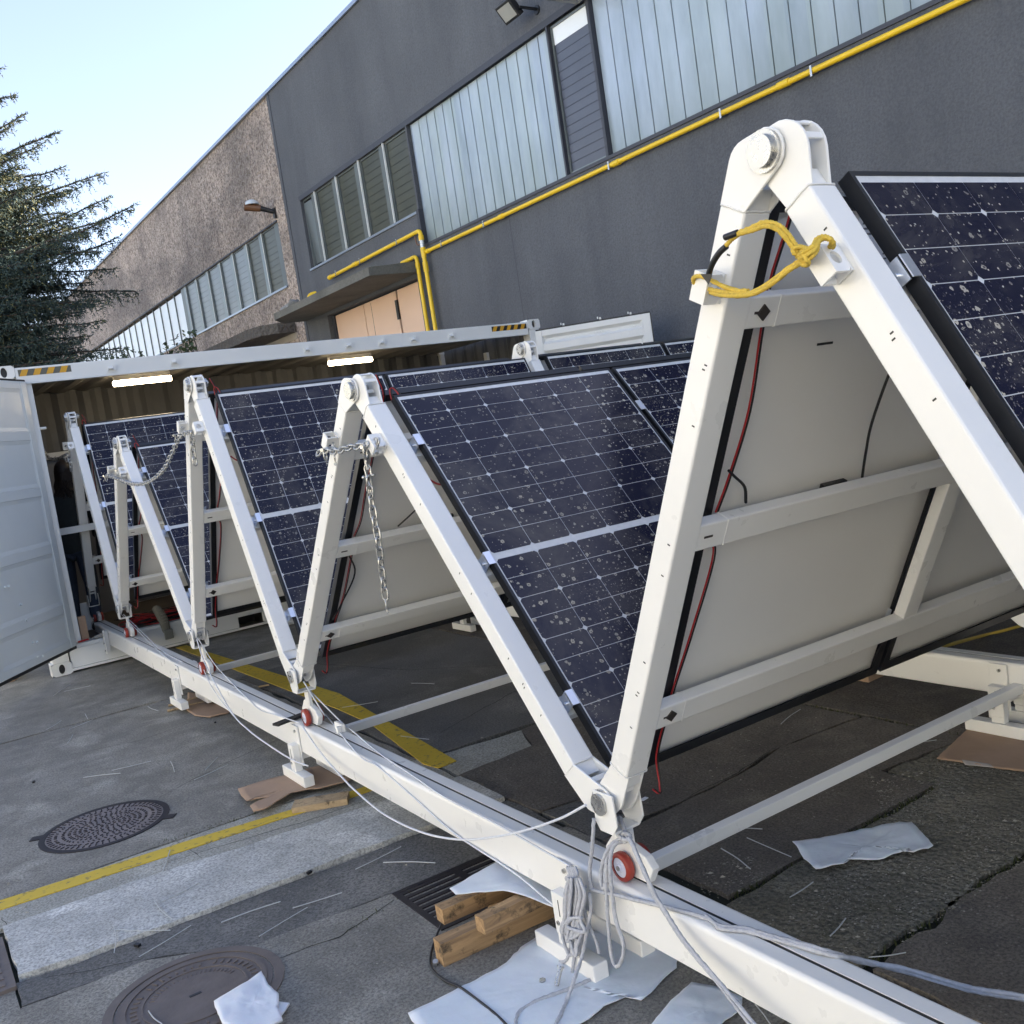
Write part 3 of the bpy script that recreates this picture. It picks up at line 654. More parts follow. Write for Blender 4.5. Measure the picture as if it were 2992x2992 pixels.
# supports
def support(xc, y, zf, near_label, both=True):
    e = empty('rail_support', (xc, y, 0), near_label, 'rail support', 'feet under the track rails')
    for s in (-1, 1):
        x0, x1 = sorted((s * .0645, s * .0735)); b = MB().box(x0, x1, -.042, .042, .115, .328); bevel(b.build('side_plate', WHITE, e), .002, 1)
        x0, x1 = sorted((s * .0745, s * .1135)); bevel(MB().box(x0, x1, -.034, .034, .095, .235).build('sleeve', WHITE, e), .003, 2)
        x0, x1 = sorted((s * .077, s * .111)); bevel(MB().box(x0, x1, -.031, .031, zf + .056, .0945).build('post', WHITE, e), .002, 1)
        bevel(MB().box(*sorted((s * .066, s * .122)), -.16, .16, zf, zf + .0555).build('foot_bar', WHITE, e), .004, 2)
        for (yy, zz) in ((.012, .135), (-.008, .300)):
            MB().cyl((s * .0735, yy, zz), (s * (.1175 if zz < .2 else .082), yy, zz), .008, n=6).build('bolt', ZINC, e)
        MB().box(*sorted((s * .1136, s * .1142)), -.004, .000, .16, .215).build('slot', BLACK, e)
    bevel(MB().box(-.0640, .0640, -.03, .03, .150, .184).build('bridge', WHITE, e), .002, 1)
    return e
support(.594, -7.525, .004, 'nearest track foot standing on white foam with a rope bundle over it')
support(.594, -5.11, .040, 'track foot on torn cardboard and a plank, in front of the yellow line')
support(.594, -2.66, .030, 'track foot on thin wooden sticks and cardboard, near the container')
support(3.02, -7.51, .010, 'track foot on a brown cardboard sheet at the right edge')
support(3.02, -5.08, .010, 'track foot on the ground seen under the middle frame')
support(3.02, -2.66, .010, 'track foot on the second rail nearest the container')
for i, (y, l) in enumerate(((-7.593, 'long white tie bar running right from the nearest track foot'), (-5.13, 'white tie bar crossing the broad yellow line'), (-2.66, 'white tie bar nearest the container, behind the tall frame'))):
    o = bevel(MB().box(.658, 2.955, y - .022, y + .022, .205, .250).build('tie_bar', WHITE), .004, 2); tag(o, l, 'tie bar', 'tie bars between the rails')
# plates where the rails meet the container
for xc in (.594, 3.02):
    e = empty('rail_bracket', (xc, -.06, 0), 'white bolted bracket plate joining the rail to the sill, %s' % ('left one beside the open door' if xc < 1 else 'right one hidden behind the frames'), 'bracket')
    bevel(MB().box(-.115, -.105, -.06, .005, .12, .345).build('bracket_plate', WHITE, e), .003, 2)
    bevel(MB().box(-.104, -.070, -.02, .0, .14, .335).build('bracket_flange', WHITE, e), .003, 2)
    for yy, zz in ((-.04, .31), (-.03, .22), (-.03, .15)): MB().cyl((-.115, yy, zz), (-.127, yy, zz), .009, n=6).build('bolt', ZINC, e)
# carriages
def carriage(xc, Bk, label):
    y, z = PIN[Bk]; y -= .020
    e = empty('wheel_carriage', (xc, y, 0), label, 'wheel carriage', 'wheeled carriages under the hinges')
    hx = .0445; fx_ = -.019; b = MB()
    for s in (-1, 1):
        hp = [(-.046, z + .035), (-.050, z - .055), (-.025, z - .088), (.035, z - .088), (.055, z - .06), (.046, z + .035)]
        b.prism(hp, *sorted((fx_ + s * (hx + .0015), fx_ + s * (hx + .0075))), 'x')
    b.box(fx_ - hx - .0014, fx_ + hx + .0014, -.03, .035, z - .088, z - .080); bevel(b.build('fork', WHITE, e), .0015, 1)
    bevel(MB().box(-.015, .003, -.028, .028, .400, z - .0885).build('stem', WHITE, e), .002, 1)
    bp = [(-.085, .345), (-.115, .395), (-.085, .425), (.055, .460), (.105, .405), (.085, .345)]
    b = MB().prism(bp, -.0145, .0145, 'x'); bevel(b.build('wheel_block', WHITE, e), .004, 2)
    for s in (-1, 1):
        wz = .3800
        b = MB()
        pr = [(.030, .016), (.041, .017), (.044, .021), (.044, .037), (.041, .041), (.030, .042)]
        n_ = 28; vs = [(s * px + 0, pr_ * math.cos(6.2832 * i / n_), wz + pr_ * math.sin(6.2832 * i / n_)) for i in range(n_) for (pr_, px) in [(p[0], p[1] + .006) for p in pr]]
        m_ = len(pr); b.add(vs, [(i * m_ + k, i * m_ + k + 1, ((i + 1) % n_) * m_ + k + 1, ((i + 1) % n_) * m_ + k) for i in range(n_) for k in range(m_ - 1)], True)
        wl = bpy.data.objects.new('wheel', b.mesh('wheel', TYRE)); COL.objects.link(wl); wl.parent = e
        b = MB().cyl((s * .025, 0, wz), (s * .0455, 0, wz), .0302, n=24); b.cyl((s * .0455, 0, wz), (s * .052, 0, wz), .014, .011, n=20); bevel(b.build('hub', HUB, wl), .001, 1)
        MB().cyl((s * .052, 0, wz), (s * .056, 0, wz), .0075, n=6).build('axle_bolt', ZINC, wl)
    return e
LBL = {'B0': 'wheel carriage with a bright red wheel under the nearest foot hinge, grey rope on it', 'B1': 'wheel carriage beside the black plastic strip on the rail', 'B2': 'wheel carriage where two thin cords leave the hinge', 'B3': 'wheel carriage just outside the container sill', 'B4': 'wheel carriage inside the container mouth'}
for k in ('B0', 'B1', 'B2', 'B3', 'B4'): carriage(.594, k, LBL[k])
for k, t_ in (('B0', 'behind the nearest panels'), ('B1', 'behind the middle panels'), ('B2', 'behind the wet panels')): carriage(3.02, k, 'wheel carriage on the second rail ' + t_)

# ------------------------------------------------------------------ container (6.06 x 2.44 x 2.90 m), long side open
CX, CD, CH = 6.058, 2.438, 2.896
ct = empty('shipping_container', (0, 0, 0), 'white open-sided shipping container with two lit tube lamps inside', 'container')
def corner(name, x0, x1, y0, y1, z0, z1, fx, fy):
    b = MB(); n_ = 20; zc = (z0 + z1) / 2
    def face(cx, hw, hh, ori, val, inner, sx=.028, sz=.046):
        vs = []
        for i in range(n_):
            a_ = 6.2832 * i / n_; c_, s_ = math.cos(a_), math.sin(a_); m_ = max(abs(c_), abs(s_)); 
            for k, (hx_, hz_, f_) in enumerate(((hw, hh, 1 / m_), (sx, sz, 1.), (sx, sz, 1.))):
                u_, v_ = hx_ * c_ * f_, hz_ * s_ * f_
                dep = val if k < 2 else inner
                vs.append((cx + u_, dep, zc + v_) if ori == 'y' else (dep, cx + u_, zc + v_))
        fs = []
        for i in range(n_):
            j = (i + 1) % n_; fs += [(i * 3, j * 3, j * 3 + 1, i * 3 + 1), (i * 3 + 1, j * 3 + 1, j * 3 + 2, i * 3 + 2)]
        b.add(vs, fs)
        vv = [vs[i * 3 + 2] for i in range(n_)]; b.mi = 1; b.add(vv, [tuple(range(n_))]); b.mi = 0
    hy = (y1 - y0) / 2; hx = (x1 - x0) / 2; hz = (z1 - z0) / 2
    face((x0 + x1) / 2, hx, hz, 'y', fy, fy + (.03 if fy < CD / 2 else -.03))
    face((y0 + y1) / 2, hy, hz, 'x', fx, fx + (.03 if fx < CX / 2 else -.03))
    fx2 = x1 if fx == x0 else x0; fy2 = y1 if fy == y0 else y0
    b.add([(x0, fy2, z0), (x1, fy2, z0), (x1, fy2, z1), (x0, fy2, z1)], [(0, 1, 2, 3)]); b.add([(fx2, y0, z0), (fx2, y1, z0), (fx2, y1, z1), (fx2, y0, z1)], [(0, 1, 2, 3)])
    b.add([(x0, y0, z1), (x1, y0, z1), (x1, y1, z1), (x0, y1, z1)], [(0, 1, 2, 3)]); b.add([(x0, y0, z0), (x1, y0, z0), (x1, y1, z0), (x0, y1, z0)], [(3, 2, 1, 0)])
    return b.build(name, [WHITE_C, BLACK], ct)
for x0, x1, fx in ((0, .178, 0), (CX - .178, CX, CX)):
    for y0, y1, fy in ((0, .162, 0), (CD - .162, CD, CD)):
        for z0, z1 in ((0, .118), (CH - .118, CH)): corner('corner_casting', x0, x1, y0, y1, z0, z1, fx, fy)
bevel(MB().box(.02, .165, .006, .15, .1185, CH - .1185).build('corner_post', WHITE_C, ct), .006, 2)
bevel(MB().box(.166, .30, .012, .07, .27, CH - .175).build('door_jamb', WHITE_C, ct), .006, 2)
bevel(MB().box(CX - .165, CX - .02, .006, .15, .1185, CH - .1185).build('corner_post', WHITE_C, ct), .006, 2)
for x in (.02, CX - .165): bevel(MB().box(x, x + .145, CD - .15, CD - .01, .1185, CH - .1185).build('corner_post', WHITE_C, ct), .006, 2)
bevel(MB().box(.1785, CX - .1785, .004, .075, CH - .172, CH - .026).build('top_rail', WHITE_C, ct), .006, 2)
bevel(MB().box(.1785, CX - .1785, -.008, .06, CH - .180, CH - .1725).build('top_rail_lip', WHITE_C, ct), .002, 1)
b = MB().box(.1785, 1.79, .012, .05, .045, .225).box(2.05, 3.55, .012, .05, .045, .225).box(3.90, CX - .1785, .012, .05, .045, .225)
b.box(1.79, 2.05, .012, .05, .150, .225).box(3.55, 3.90, .012, .05, .150, .225); bevel(b.build('bottom_rail', WHITE_C, ct), .003, 2)
bevel(MB().box(.1785, CX - .1785, .002, .10, .2255, .262).box(.1785, CX - .1785, -.004, .011, .02, .044).build('sill', WHITE_C, ct), .003, 2)
MB().box(1.79, 2.05, .30, .34, .03, .15).box(3.55, 3.90, .30, .34, .03, .15).build('forklift_pocket', BLACK, ct)
MB().box(.17, CX - .17, .10, CD - .1, .20, .250).build('floor', simple('container_floor', (.09, .075, .06), .7, 0, .5, 3), ct)
def corrug(x0, x1, depth, pitch=.278):
    pts = []; x = x0; k = 0
    seg = [(.07, 0), (.068, 1), (.070, 1), (.070, 0)]
    cur = 0; pts.append((x, 0)); 
    while x < x1:
        for dx, lv in ((.07, 0), (.068, 1), (.072, 1), (.068, 0)):
            x += dx
            if x > x1: x = x1
            pts.append((x, lv * depth))
            if x >= x1: break
    return pts
pts = corrug(.165, CX - .165, .036); b = MB()
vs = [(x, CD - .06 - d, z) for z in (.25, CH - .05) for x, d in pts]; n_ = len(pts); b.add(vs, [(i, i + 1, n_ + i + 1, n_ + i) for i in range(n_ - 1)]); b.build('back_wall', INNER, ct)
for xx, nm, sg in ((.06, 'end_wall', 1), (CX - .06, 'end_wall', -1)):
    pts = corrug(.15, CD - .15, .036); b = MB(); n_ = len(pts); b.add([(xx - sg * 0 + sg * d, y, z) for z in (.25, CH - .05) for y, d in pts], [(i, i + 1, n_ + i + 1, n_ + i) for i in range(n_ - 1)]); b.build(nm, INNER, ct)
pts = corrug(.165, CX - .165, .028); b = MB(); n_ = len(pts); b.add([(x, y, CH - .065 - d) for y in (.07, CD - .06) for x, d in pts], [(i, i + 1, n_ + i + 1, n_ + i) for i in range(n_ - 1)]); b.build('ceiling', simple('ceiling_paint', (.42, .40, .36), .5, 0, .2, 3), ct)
MB().box(.165, CX - .165, .07, CD - .05, CH - .055, CH - .048).build('roof_sheet', WHITE_C, ct)
MB().box(0.02, .055, .15, CD - .15, .12, CH - .12).build('outer_end_sheet', WHITE_C, ct); MB().box(CX - .055, CX - .02, .15, CD - .15, .12, CH - .12).build('outer_end_sheet', WHITE_C, ct)
MB().box(.166, CX - .166, CD - .05, CD - .02, .12, CH - .03).build('outer_back_sheet', WHITE_C, ct)
# inner partition: lintel, grey recess behind the standing person, door furniture on the far end
GREYIN = simple('grey_cabinet', (.17, .18, .20), .5, 0, .1, 3)
bevel(MB().box(.30, 1.05, 1.95, 2.02, 2.06, 2.13).build('lintel', WHITE_C, ct), .004, 2); MB().box(.30, 1.05, 2.03, 2.05, .25, 2.06).build('cabinet_back', GREYIN, ct)
bevel(MB().box(.302, .95, .30, .34, 1.28, 1.345).build('inner_rail', WHITE_C, ct), .003, 2)
for zz in (2.30, ): MB().cyl((.30, .04, zz), (.355, .04, zz), .013, n=10).build('hinge_knuckle', WHITE_C, ct)
b = MB().box(CX - .14, CX - .10, 1.10, 1.18, .4, CH - .25); b.box(CX - .16, CX - .10, 1.06, 1.22, 2.05, 2.10); bevel(b.build('end_door_bar', WHITE_C, ct), .003, 1)
# hooks under the top rail, stickers
for x in (1.02, 1.62, 3.02, 3.50, 3.90, 4.30, 4.80):
    b = MB(); b.box(x - .045, x + .045, -.004, .0035, CH - .145, CH - .080).cyl((x - .035, -.018, CH - .11), (x + .005, -.018, CH - .11), .016, n=10).box(x + .008, x + .032, -.022, -.002, CH - .128, CH - .08); b.build('door_keeper', WHITE_C, ct)
def hazard(x0, x1, z0, z1, y, n_, m1, m2):
    b = MB(); b.mi = 1; b.box(x0, x1, y - .001, y, z0, z1); b.mi = 0; st_ = (x1 - x0) / n_
    for i in range(n_):
        xa = x0 + i * st_ + st_ * .05; sh = (z1 - z0) * .5
        p = [(xa, z0), (xa + st_ * .5, z0), (min(x1, xa + st_ * .5 + sh), z1), (min(x1, xa + sh), z1)]; b.prism(p, y - .002, y - .0011, 'y')
    b.build('hazard_sticker', [m1, m2], ct)
HY = simple('hazard_yellow', (.62, .33, .02), .5); HG = simple('hazard_grey', (.11, .11, .09), .6); HK = simple('hazard_black', (.015, .015, .015), .5)
hazard(.205, .66, CH - .105, CH - .045, .0035, 4, HY, HG); hazard(CX - .70, CX - .20, CH - .105, CH - .045, .0035, 5, HY, HK)
# doors: recessed fields between proud rails, hung on the corner posts
def door(name, hinge, ang, width, label, m_, n_f=5, flip=1, z0=.255, z1=2.735):
    e = empty(name, (hinge[0], hinge[1], 0), label, 'container door'); e.rotation_euler = (0, 0, ang)
    H_ = z1 - z0; t_ = .05; st_ = .10
    rows = n_f; bars = [z0]; hb = .085
    zs = [z0 + H_ * f for f in (0, .150, .378, .592, .80, 1.)] if n_f == 5 else [z0, z0 + H_ * .3, z0 + H_ * .6, z0 + H_ * .915, z1]
    b = MB().box(0.0, st_, 0, t_, z0, z1).box(width - st_, width, 0, t_, z0, z1); bevel(b.build('stile', m_, e), .004, 2)
    for k, z in enumerate(zs):
        za = max(z0, z - hb / 2); zb = min(z1, z + hb / 2)
        if k == 0: zb = z0 + .07
        if k == len(zs) - 1: za = z1 - .07
        bevel(MB().box(st_, width - st_, 0.003, t_ - .003, za, zb).build('rail', m_, e), .004, 2)
        if k < len(zs) - 1:
            zn = zs[k + 1]; a0 = zb; a1 = (zn - hb / 2) if k + 1 < len(zs) - 1 else z1 - .07
            b = MB(); f = .034; d = .036
            for yy, dd in ((0.003, d), (t_ - .003, -.006)):
                vs = [(st_, yy, a0), (width - st_, yy, a0), (width - st_, yy, a1), (st_, yy, a1), (st_ + f, yy + dd, a0 + f), (width - st_ - f, yy + dd, a0 + f), (width - st_ - f, yy + dd, a1 - f), (st_ + f, yy + dd, a1 - f)]
                b.add(vs, [(0, 1, 5, 4), (1, 2, 6, 5), (2, 3, 7, 6), (3, 0, 4, 7), (4, 5, 6, 7)])
            b.build('door_field', m_, e)
    b = MB().box(-.006, width + .006, .008, t_ - .008, z0 - .028, z0 - .001).box(-.006, width + .006, .008, t_ - .008, z1 + .001, z1 + .018).box(-.012, -.001, .008, t_ - .008, z0, z1).box(width + .001, width + .012, .008, t_ - .008, z0, z1)
    b.build('rubber_seal', BLACK, e); return e, t_
# left leaf: opened about 125 degrees, pointing away left and towards the camera
dl = Vector((-.5673, -.8235)); ang = math.atan2(dl.y, dl.x)
eL, t_ = door('container_door', (.205, -.012), ang, 1.36, 'pale grey container door swung open at the left edge', GREY_DOOR)
b = MB(); rr = random.Random(5)
for (x, z) in ((.95, 1.02), (1.02, 1.03), (.80, .86), (.78, .70), (.76, .375), (.82, .39), (.80, .29), (.95, 1.35), (1.05, .60)):
    b.cyl((x, -.006 + .034, z), (x, .020, z), .014, .006, n=6)
# the side of the leaf seen by the camera carries small rivet heads
b2 = MB()
for (x, z) in ((.93, .98), (.985, .985), (.80, .80), (.765, .655), (.62, .30), (.70, .315), (.66, .44), (.73, .45)): b2.cyl((x, t_ - .006, z), (x, t_ + .008, z), .013, .009, n=7)
b2.build('rivet', GREY_DOOR, eL)
dr = Vector((1.09, -.92)); ang = math.atan2(dr.y, dr.x)
eR, _ = door('container_door', (5.955, .02), ang, 1.425, 'white container door open at the right end, two recessed fields and rivets', WHITE_C, n_f=3, z0=.255, z1=2.745)
b = MB()
for x in (.75, .82, 1.22): 
    for z in (2.62, 2.53): b.cyl((x, .012, z), (x, -.004, z), .010, .006, n=6)
for x in (.35, .80, 1.17): b.cyl((x, .02, 2.775), (x, .02, 2.80), .008, n=6).cyl((x + .03, .02, 2.762), (x + .03, .02, 2.79), .012, n=8)
b.build('rivet', WHITE_C, eR)
# lit tube lamps
EM = bpy.data.materials.new('lit_tube'); EM.use_nodes = True; eb = EM.node_tree.nodes['Principled BSDF']; eb.inputs['Emission Color'].default_value = (1, .80, .52, 1); eb.inputs['Emission Strength'].default_value = 9; eb.inputs['Base Color'].default_value = (.9, .9, .85, 1)
for x0, x1, z, lb in ((1.17, 1.76, 2.705, 'lit warm tube lamp under the container roof, left one'), (3.57, 4.12, 2.685, 'lit warm tube lamp under the container roof, right one')):
    e = empty('tube_lamp', (0, 0, 0), lb, 'lamp', 'tube lamps in the container')
    MB().box(x0 + .01, x1 - .01, .76, .83, z + .030, z + .075).build('lamp_body', WHITE, e)
    o = MB().cyl((x0, .79, z), (x1, .79, z), .027, n=14).build('lit_tube', EM, e)

# ------------------------------------------------------------------ factory: two rendered volumes in one line
YWALL, XWALL = -.0213, 7.5
bd = bpy.data.objects.new('dark_factory', None); COL.objects.link(bd)
WM = Matrix.Translation((XWALL, 0, 0)) @ Matrix.Rotation(-YWALL, 4, 'Z')   # local x into the building, local y along the wall, z up
bd.matrix_world = WM; tag(bd, 'dark grey rendered factory with a long band of profiled glass and yellow gas pipes', 'building')
bb = bpy.data.objects.new('brown_factory', None); COL.objects.link(bb); bb.matrix_world = WM; tag(bb, 'brown roughcast factory wing beyond the grey one, with a row of louvre windows', 'building')
def wall(parent, m_, s0, s1, z0, z1, openings, depth=.35, name='wall', xo=0.):
    ss = sorted({s0, s1, *[o[0] for o in openings], *[o[1] for o in openings]}); b = MB()
    for a_, c_ in zip(ss[:-1], ss[1:]):
        mid = (a_ + c_) / 2; zz = z0
        for o in sorted([o for o in openings if o[0] < mid < o[1]], key=lambda o: o[2]):
            if o[2] > zz: b.box(xo, depth, a_, c_, zz, o[2])
            zz = o[3]
        if zz < z1: b.box(xo, depth, a_, c_, zz, z1)
    return b.build(name, m_, parent)
TOP = 9.25
wall(bd, STUCCO, -16, 10.30, 0, TOP, [(4.95, 9.60, 5.44, 6.84), (-9.5, 4.90, 4.87, 6.86), (5.32, 9.20, 0, 4.40)])
wall(bb, PEBBLE, 10.303, 46, 0, TOP, [(11.0, 42, 5.38, 6.77), (11.6, 15.0, 0, 4.2)], xo=.02)
for p, a_, c_ in ((bd, -16, 10.30), (bb, 10.303, 46)):
    MB().box(-.05, .38, a_, c_, TOP + .001, TOP + .07).build('roof_edge', ROOFEDGE, p); MB().box(.36, 9, a_, c_, TOP - .3, TOP - .02).build('roof', ROOFEDGE, p)
    MB().box(.36, 9, a_, c_, .0, .1).build('inner_floor', simple('inner_dark', (.03, .03, .03), .8), p); MB().box(3.0, 3.1, a_, c_, .1, TOP - .3).build('inner_wall', simple('inner_wall_grey', (.10, .10, .095), .8), p)
MB().box(-.01, .0195, 10.303, 10.42, 0, TOP).build('corner_strip', STUCCO, bb)
MB().box(-.008, .0, 10.285, 10.30, 0, TOP).build('joint', DARKTRIM, bd)
for s_ in (2.35, 7.2): MB().box(-.003, .0, s_ - .004, s_ + .004, .1, 4.8 if s_ < 5 else 4.3).build('render_joint', DARKTRIM, bd)
# sills, dark strip painted in for the lintel shade
MB().box(-.02, .12, -9.5, 4.86, 4.825, 4.869).build('sill', DARKTRIM, bd); MB().box(-.03, .12, 4.93, 9.62, 5.40, 5.439).build('sill', ROOFEDGE, bd)
MB().box(-.004, -.0005, -9.5, 9.66, 6.842, 6.93).build('lintel_shade_strip', DARKTRIM, bd)
MB().box(-.035, .12, 4.865, 4.945, 4.87, 5.46).build('step_post', DARKTRIM, bd)
# profiled glass channels: one long U each
def channel(p, s0, s1, z0, z1, x=.07):
    b = MB(); b.box(x, x + .006, s0 + .004, s1 - .004, z0, z1).box(x - .012, x - .001, s0 + .002, s0 + .008, z0, z1).box(x + .0065, x + .03, s1 - .009, s1 - .004, z0, z1)
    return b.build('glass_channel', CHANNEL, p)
s_ = .905
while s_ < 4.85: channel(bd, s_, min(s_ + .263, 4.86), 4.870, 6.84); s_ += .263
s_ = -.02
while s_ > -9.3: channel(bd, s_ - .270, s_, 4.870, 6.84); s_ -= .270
# louvre windows: frame, slats
def louvre(p, s0, s1, z0, z1, n_, glass, x=.05, tilt=.35, top_blank=0):
    e = link('louvre_window', MB().box(x, x + .05, s0, s0 + .035, z0, z1).box(x, x + .05, s1 - .035, s1, z0, z1).box(x, x + .05, s0 + .035, s1 - .035, z0, z0 + .03).box(x, x + .05, s0 + .035, s1 - .035, z1 - .03, z1).mesh('louvre_window', ALU_FRAME), p)
    za, zb = z0 + .03, z1 - .03 - top_blank; h = (zb - za) / n_; me = MB(); M = Matrix.Rotation(R(-3), 4, 'Y'); me.obox(M, -.003, .003, 0, s1 - s0 - .074, -h * .465, h * .465); me = me.mesh('slat', glass)
    for k in range(n_):
        o = link('slat', me, e); o.location = (x + .026, s0 + .037, za + h * (k + .5))
    if top_blank: link('top_pane', MB().box(x + .02, x + .026, s0 + .036, s1 - .036, zb, z1 - .031).mesh('top_pane', WPANEL), e)
    return e
louvre(bd, .04, .86, 4.88, 6.83, 14, simple('blue_reflecting_louvre', (.085, .095, .125), .3, 0, .3, 1, Specular_IOR_Level=.35), top_blank=.22)
MB().box(.0, .10, -.015, .035, 4.871, 6.84).box(.0, .10, .865, .90, 4.871, 6.84).build('mullion', DARKTRIM, bd)
# grey bays
bays = [(4.965, 5.80), (6.02, 6.82), (7.05, 7.84), (8.07, 8.88)]
for a_, c_ in bays: louvre(bd, a_, c_, 5.445, 6.835, 10, LGLASS)
louvre(bd, 9.10, 9.56, 5.445, 6.835, 1, ALU_FRAME)
MU = simple('mullion_grey', (.115, .13, .125), .45, .2, .2, 2)
for a_, c_ in ((5.80, 6.02), (6.82, 7.05), (7.84, 8.07), (8.88, 9.10)):
    MB().box(.03, .10, a_ + .001, c_ - .001, 5.441, 6.838).build('mullion', MU, bd); MB().box(-.005, .029, a_ - .004, a_ + .012, 5.441, 6.838).build('bright_post', simple('bright_post_paint', (.75, .76, .72), .4), bd)
# brown wing bays
MB().box(.04, .10, 11.01, 11.28, 5.38, 6.765).build('end_panel', MU, bb)
s_ = 11.29
for k in range(7):
    louvre(bb, s_, s_ + .80, 5.385, 6.765, 10, LGLASS2 if k > 1 else LGLASS, x=.06); MB().box(.045, .12, s_ + .802, s_ + 1.02, 5.382, 6.767).build('mullion', simple('mullion_pale', (.20, .235, .24), .45, .2, .2, 2) if k == 0 else bpy.data.materials['mullion_pale'], bb)
    MB().box(.03, .044, s_ + .805, s_ + .822, 5.382, 6.767).build('bright_post', bpy.data.materials['bright_post_paint'], bb); s_ += 1.022
s_ = 18.47; MB().box(.05, .12, 18.44, 18.74, 5.382, 6.767).build('mullion', MU, bb); s_ = 18.75
while s_ < 41.5: MB().box(.09, .11, s_ + .02, s_ + .78, 5.385, 6.70).build('infill_panel', WPANEL, bb); MB().box(.06, .12, s_ + .78, s_ + .82, 5.382, 6.767).build('panel_post', MU, bb); s_ += .80
MB().box(-.02, .10, 11.0, 42, 5.335, 5.379).build('sill', ROOFEDGE, bb); MB().box(.0, .10, 11.0, 42, 6.771, 6.80).build('lintel_shade_strip', DARKTRIM, bb)
# cream door of the grey building
dd = empty('factory_door', (0, 0, 0)); dd.parent = bd
for a_, c_ in ((5.36, 6.35), (6.42, 7.76), (7.79, 9.10)): bevel(MB().box(.13, .17, a_, c_, .05, 4.37).build('door_leaf', CREAM, dd), .004, 1)
MB().box(.10, .18, 9.11, 9.20, 0, 4.39).build('door_frame', DARKTRIM, dd); MB().box(.05, .16, 5.322, 5.355, 0, 4.39).build('door_frame', WHITE, dd); MB().box(.171, .25, 5.33, 9.19, .0, 4.39).build('door_core', BLACK, dd)
MB().box(.10, .129, 6.36, 6.44, 3.85, 4.20).build('door_handle', BLACK, dd)
# canopies
b = MB(); b.add([(-1.0, 5.13, 4.44), (-1.0, 9.56, 4.44), (-.001, 5.18, 4.47), (-.001, 10.29, 4.47), (-1.0, 5.13, 4.58), (-1.0, 9.56, 4.57), (-.001, 5.18, 4.655), (-.001, 10.29, 4.655), (-.55, 10.25, 4.455), (-.55, 10.25, 4.61)],
    [(0, 2, 3, 8, 1), (4, 5, 9, 7, 6), (0, 4, 6, 2), (0, 1, 5, 4), (1, 8, 9, 5), (8, 3, 7, 9), (2, 6, 7, 3)]); b.build('canopy', CONC_SLAB, bd)
b = MB(); P_ = [(-.001, 10.94), (-.42, 10.90), (-.74, 11.15), (-.86, 11.7), (-.86, 15.8), (-.001, 15.8)]
b.prism(P_, 4.34, 4.56); b.build('canopy', m_stucco('rough_canopy_concrete', (.085, .08, .07), (.17, .155, .13), 1, .4), bb)
MB().box(.2, .25, 11.6, 15.0, 0, 4.2).build('door_void', BLACK, bb); MB().box(.10, .19, 11.61, 12.2, 0, 4.05).build('cream_door', CREAM, bb)
MB().box(-.001, .15, 10.94, 15.8, 4.2, 4.339).build('beam', simple('pale_beam', (.36, .33, .29), .8, 0, .2, 3), bb)
# cloth bundle and pipe stub on the canopy
b = MB(); rc = random.Random(2)
for i in range(9): b.cyl((-.75 + rc.uniform(-.12, .12), 9.15 + rc.uniform(-.35, .5), 4.60), (-.72 + rc.uniform(-.15, .15), 9.25 + rc.uniform(-.4, .5), 4.72), .09, .03, n=7)
o = b.build('cloth_bundle', simple('dirty_cloth', (.26, .26, .25), .9, 0, .4, 20)); o.matrix_world = WM; tag(o, 'grey crumpled bundle lying on the concrete canopy edge', 'bundle')
# gas pipes on the wall
def pipe(label, pts, r, extra=()):
    e = bpy.data.objects.new('gas_pipe', None); COL.objects.link(e); e.matrix_world = WM; tag(e, label, 'pipe', 'yellow gas pipes on the factory wall')
    out = []
    P = [Vector(p) for p in pts]; path = [P[0]]
    for i in range(1, len(P) - 1):
        a_ = (P[i - 1] - P[i]).normalized(); c_ = (P[i + 1] - P[i]).normalized()
        for k in range(6): u_ = k / 5; path.append(P[i] + a_ * .09 * (1 - u_) ** 2 + c_ * .09 * u_ ** 2)
    path.append(P[-1]); MB().tube(path, r, 12).build('pipe_run', YELLOW, e)
    for p, q in extra: MB().cyl(p, q, r * 1.28, n=12).build('pipe_coupling', YELLOW, e)
    return e
p1 = pipe('long yellow gas pipe climbing across the grey wall under the glass band', [(-.07, 4.70, 4.72), (-.07, -9.3, 4.735)], .031, [((-.07, 2.40, 4.722), (-.07, 2.50, 4.722)), ((-.07, -2.85, 4.73), (-.07, -3.0, 4.73)), ((-.07, 4.66, 4.72), (-.07, 4.74, 4.72)), ((-.07, -.15, 4.723), (-.07, -.28, 4.723))])
for s_ in (4.2, 2.9, -.1, -2.05, -3.3, -5.5): MB().box(-.105, -.001, s_ - .012, s_ + .012, 4.715, 4.725).box(-.108, -.102, s_ - .012, s_ + .012, 4.67, 4.775).build('pipe_clip', ZINC, p1)
p2 = pipe('yellow gas pipe that runs under the louvre windows and drops beside the cream door', [(-.10, 8.60, 5.06), (-.10, 4.80, 5.085), (-.10, 4.80, .3)], .036, [((-.10, 4.80, 4.40), (-.10, 4.80, 4.56)), ((-.10, 7.30, 5.07), (-.10, 7.44, 5.07)), ((-.10, 8.50, 5.062), (-.10, 8.60, 5.062)), ((-.10, 4.80, 4.64), (-.10, 4.80, 4.80)), ((-.10, 4.80, 4.92), (-.10, 4.80, 5.0))])
MB().cyl((-.10, 4.80, 4.80), (-.10, 4.80, 4.92), .040, n=12).build('valve_body', ZINC, p2); MB().tube(smooth([(-.11, 4.86, 4.86), (-.13, 4.92, 4.88), (-.13, 4.95, 5.02)], 4), .012, 6).build('valve_lever', ORANGE, p2)
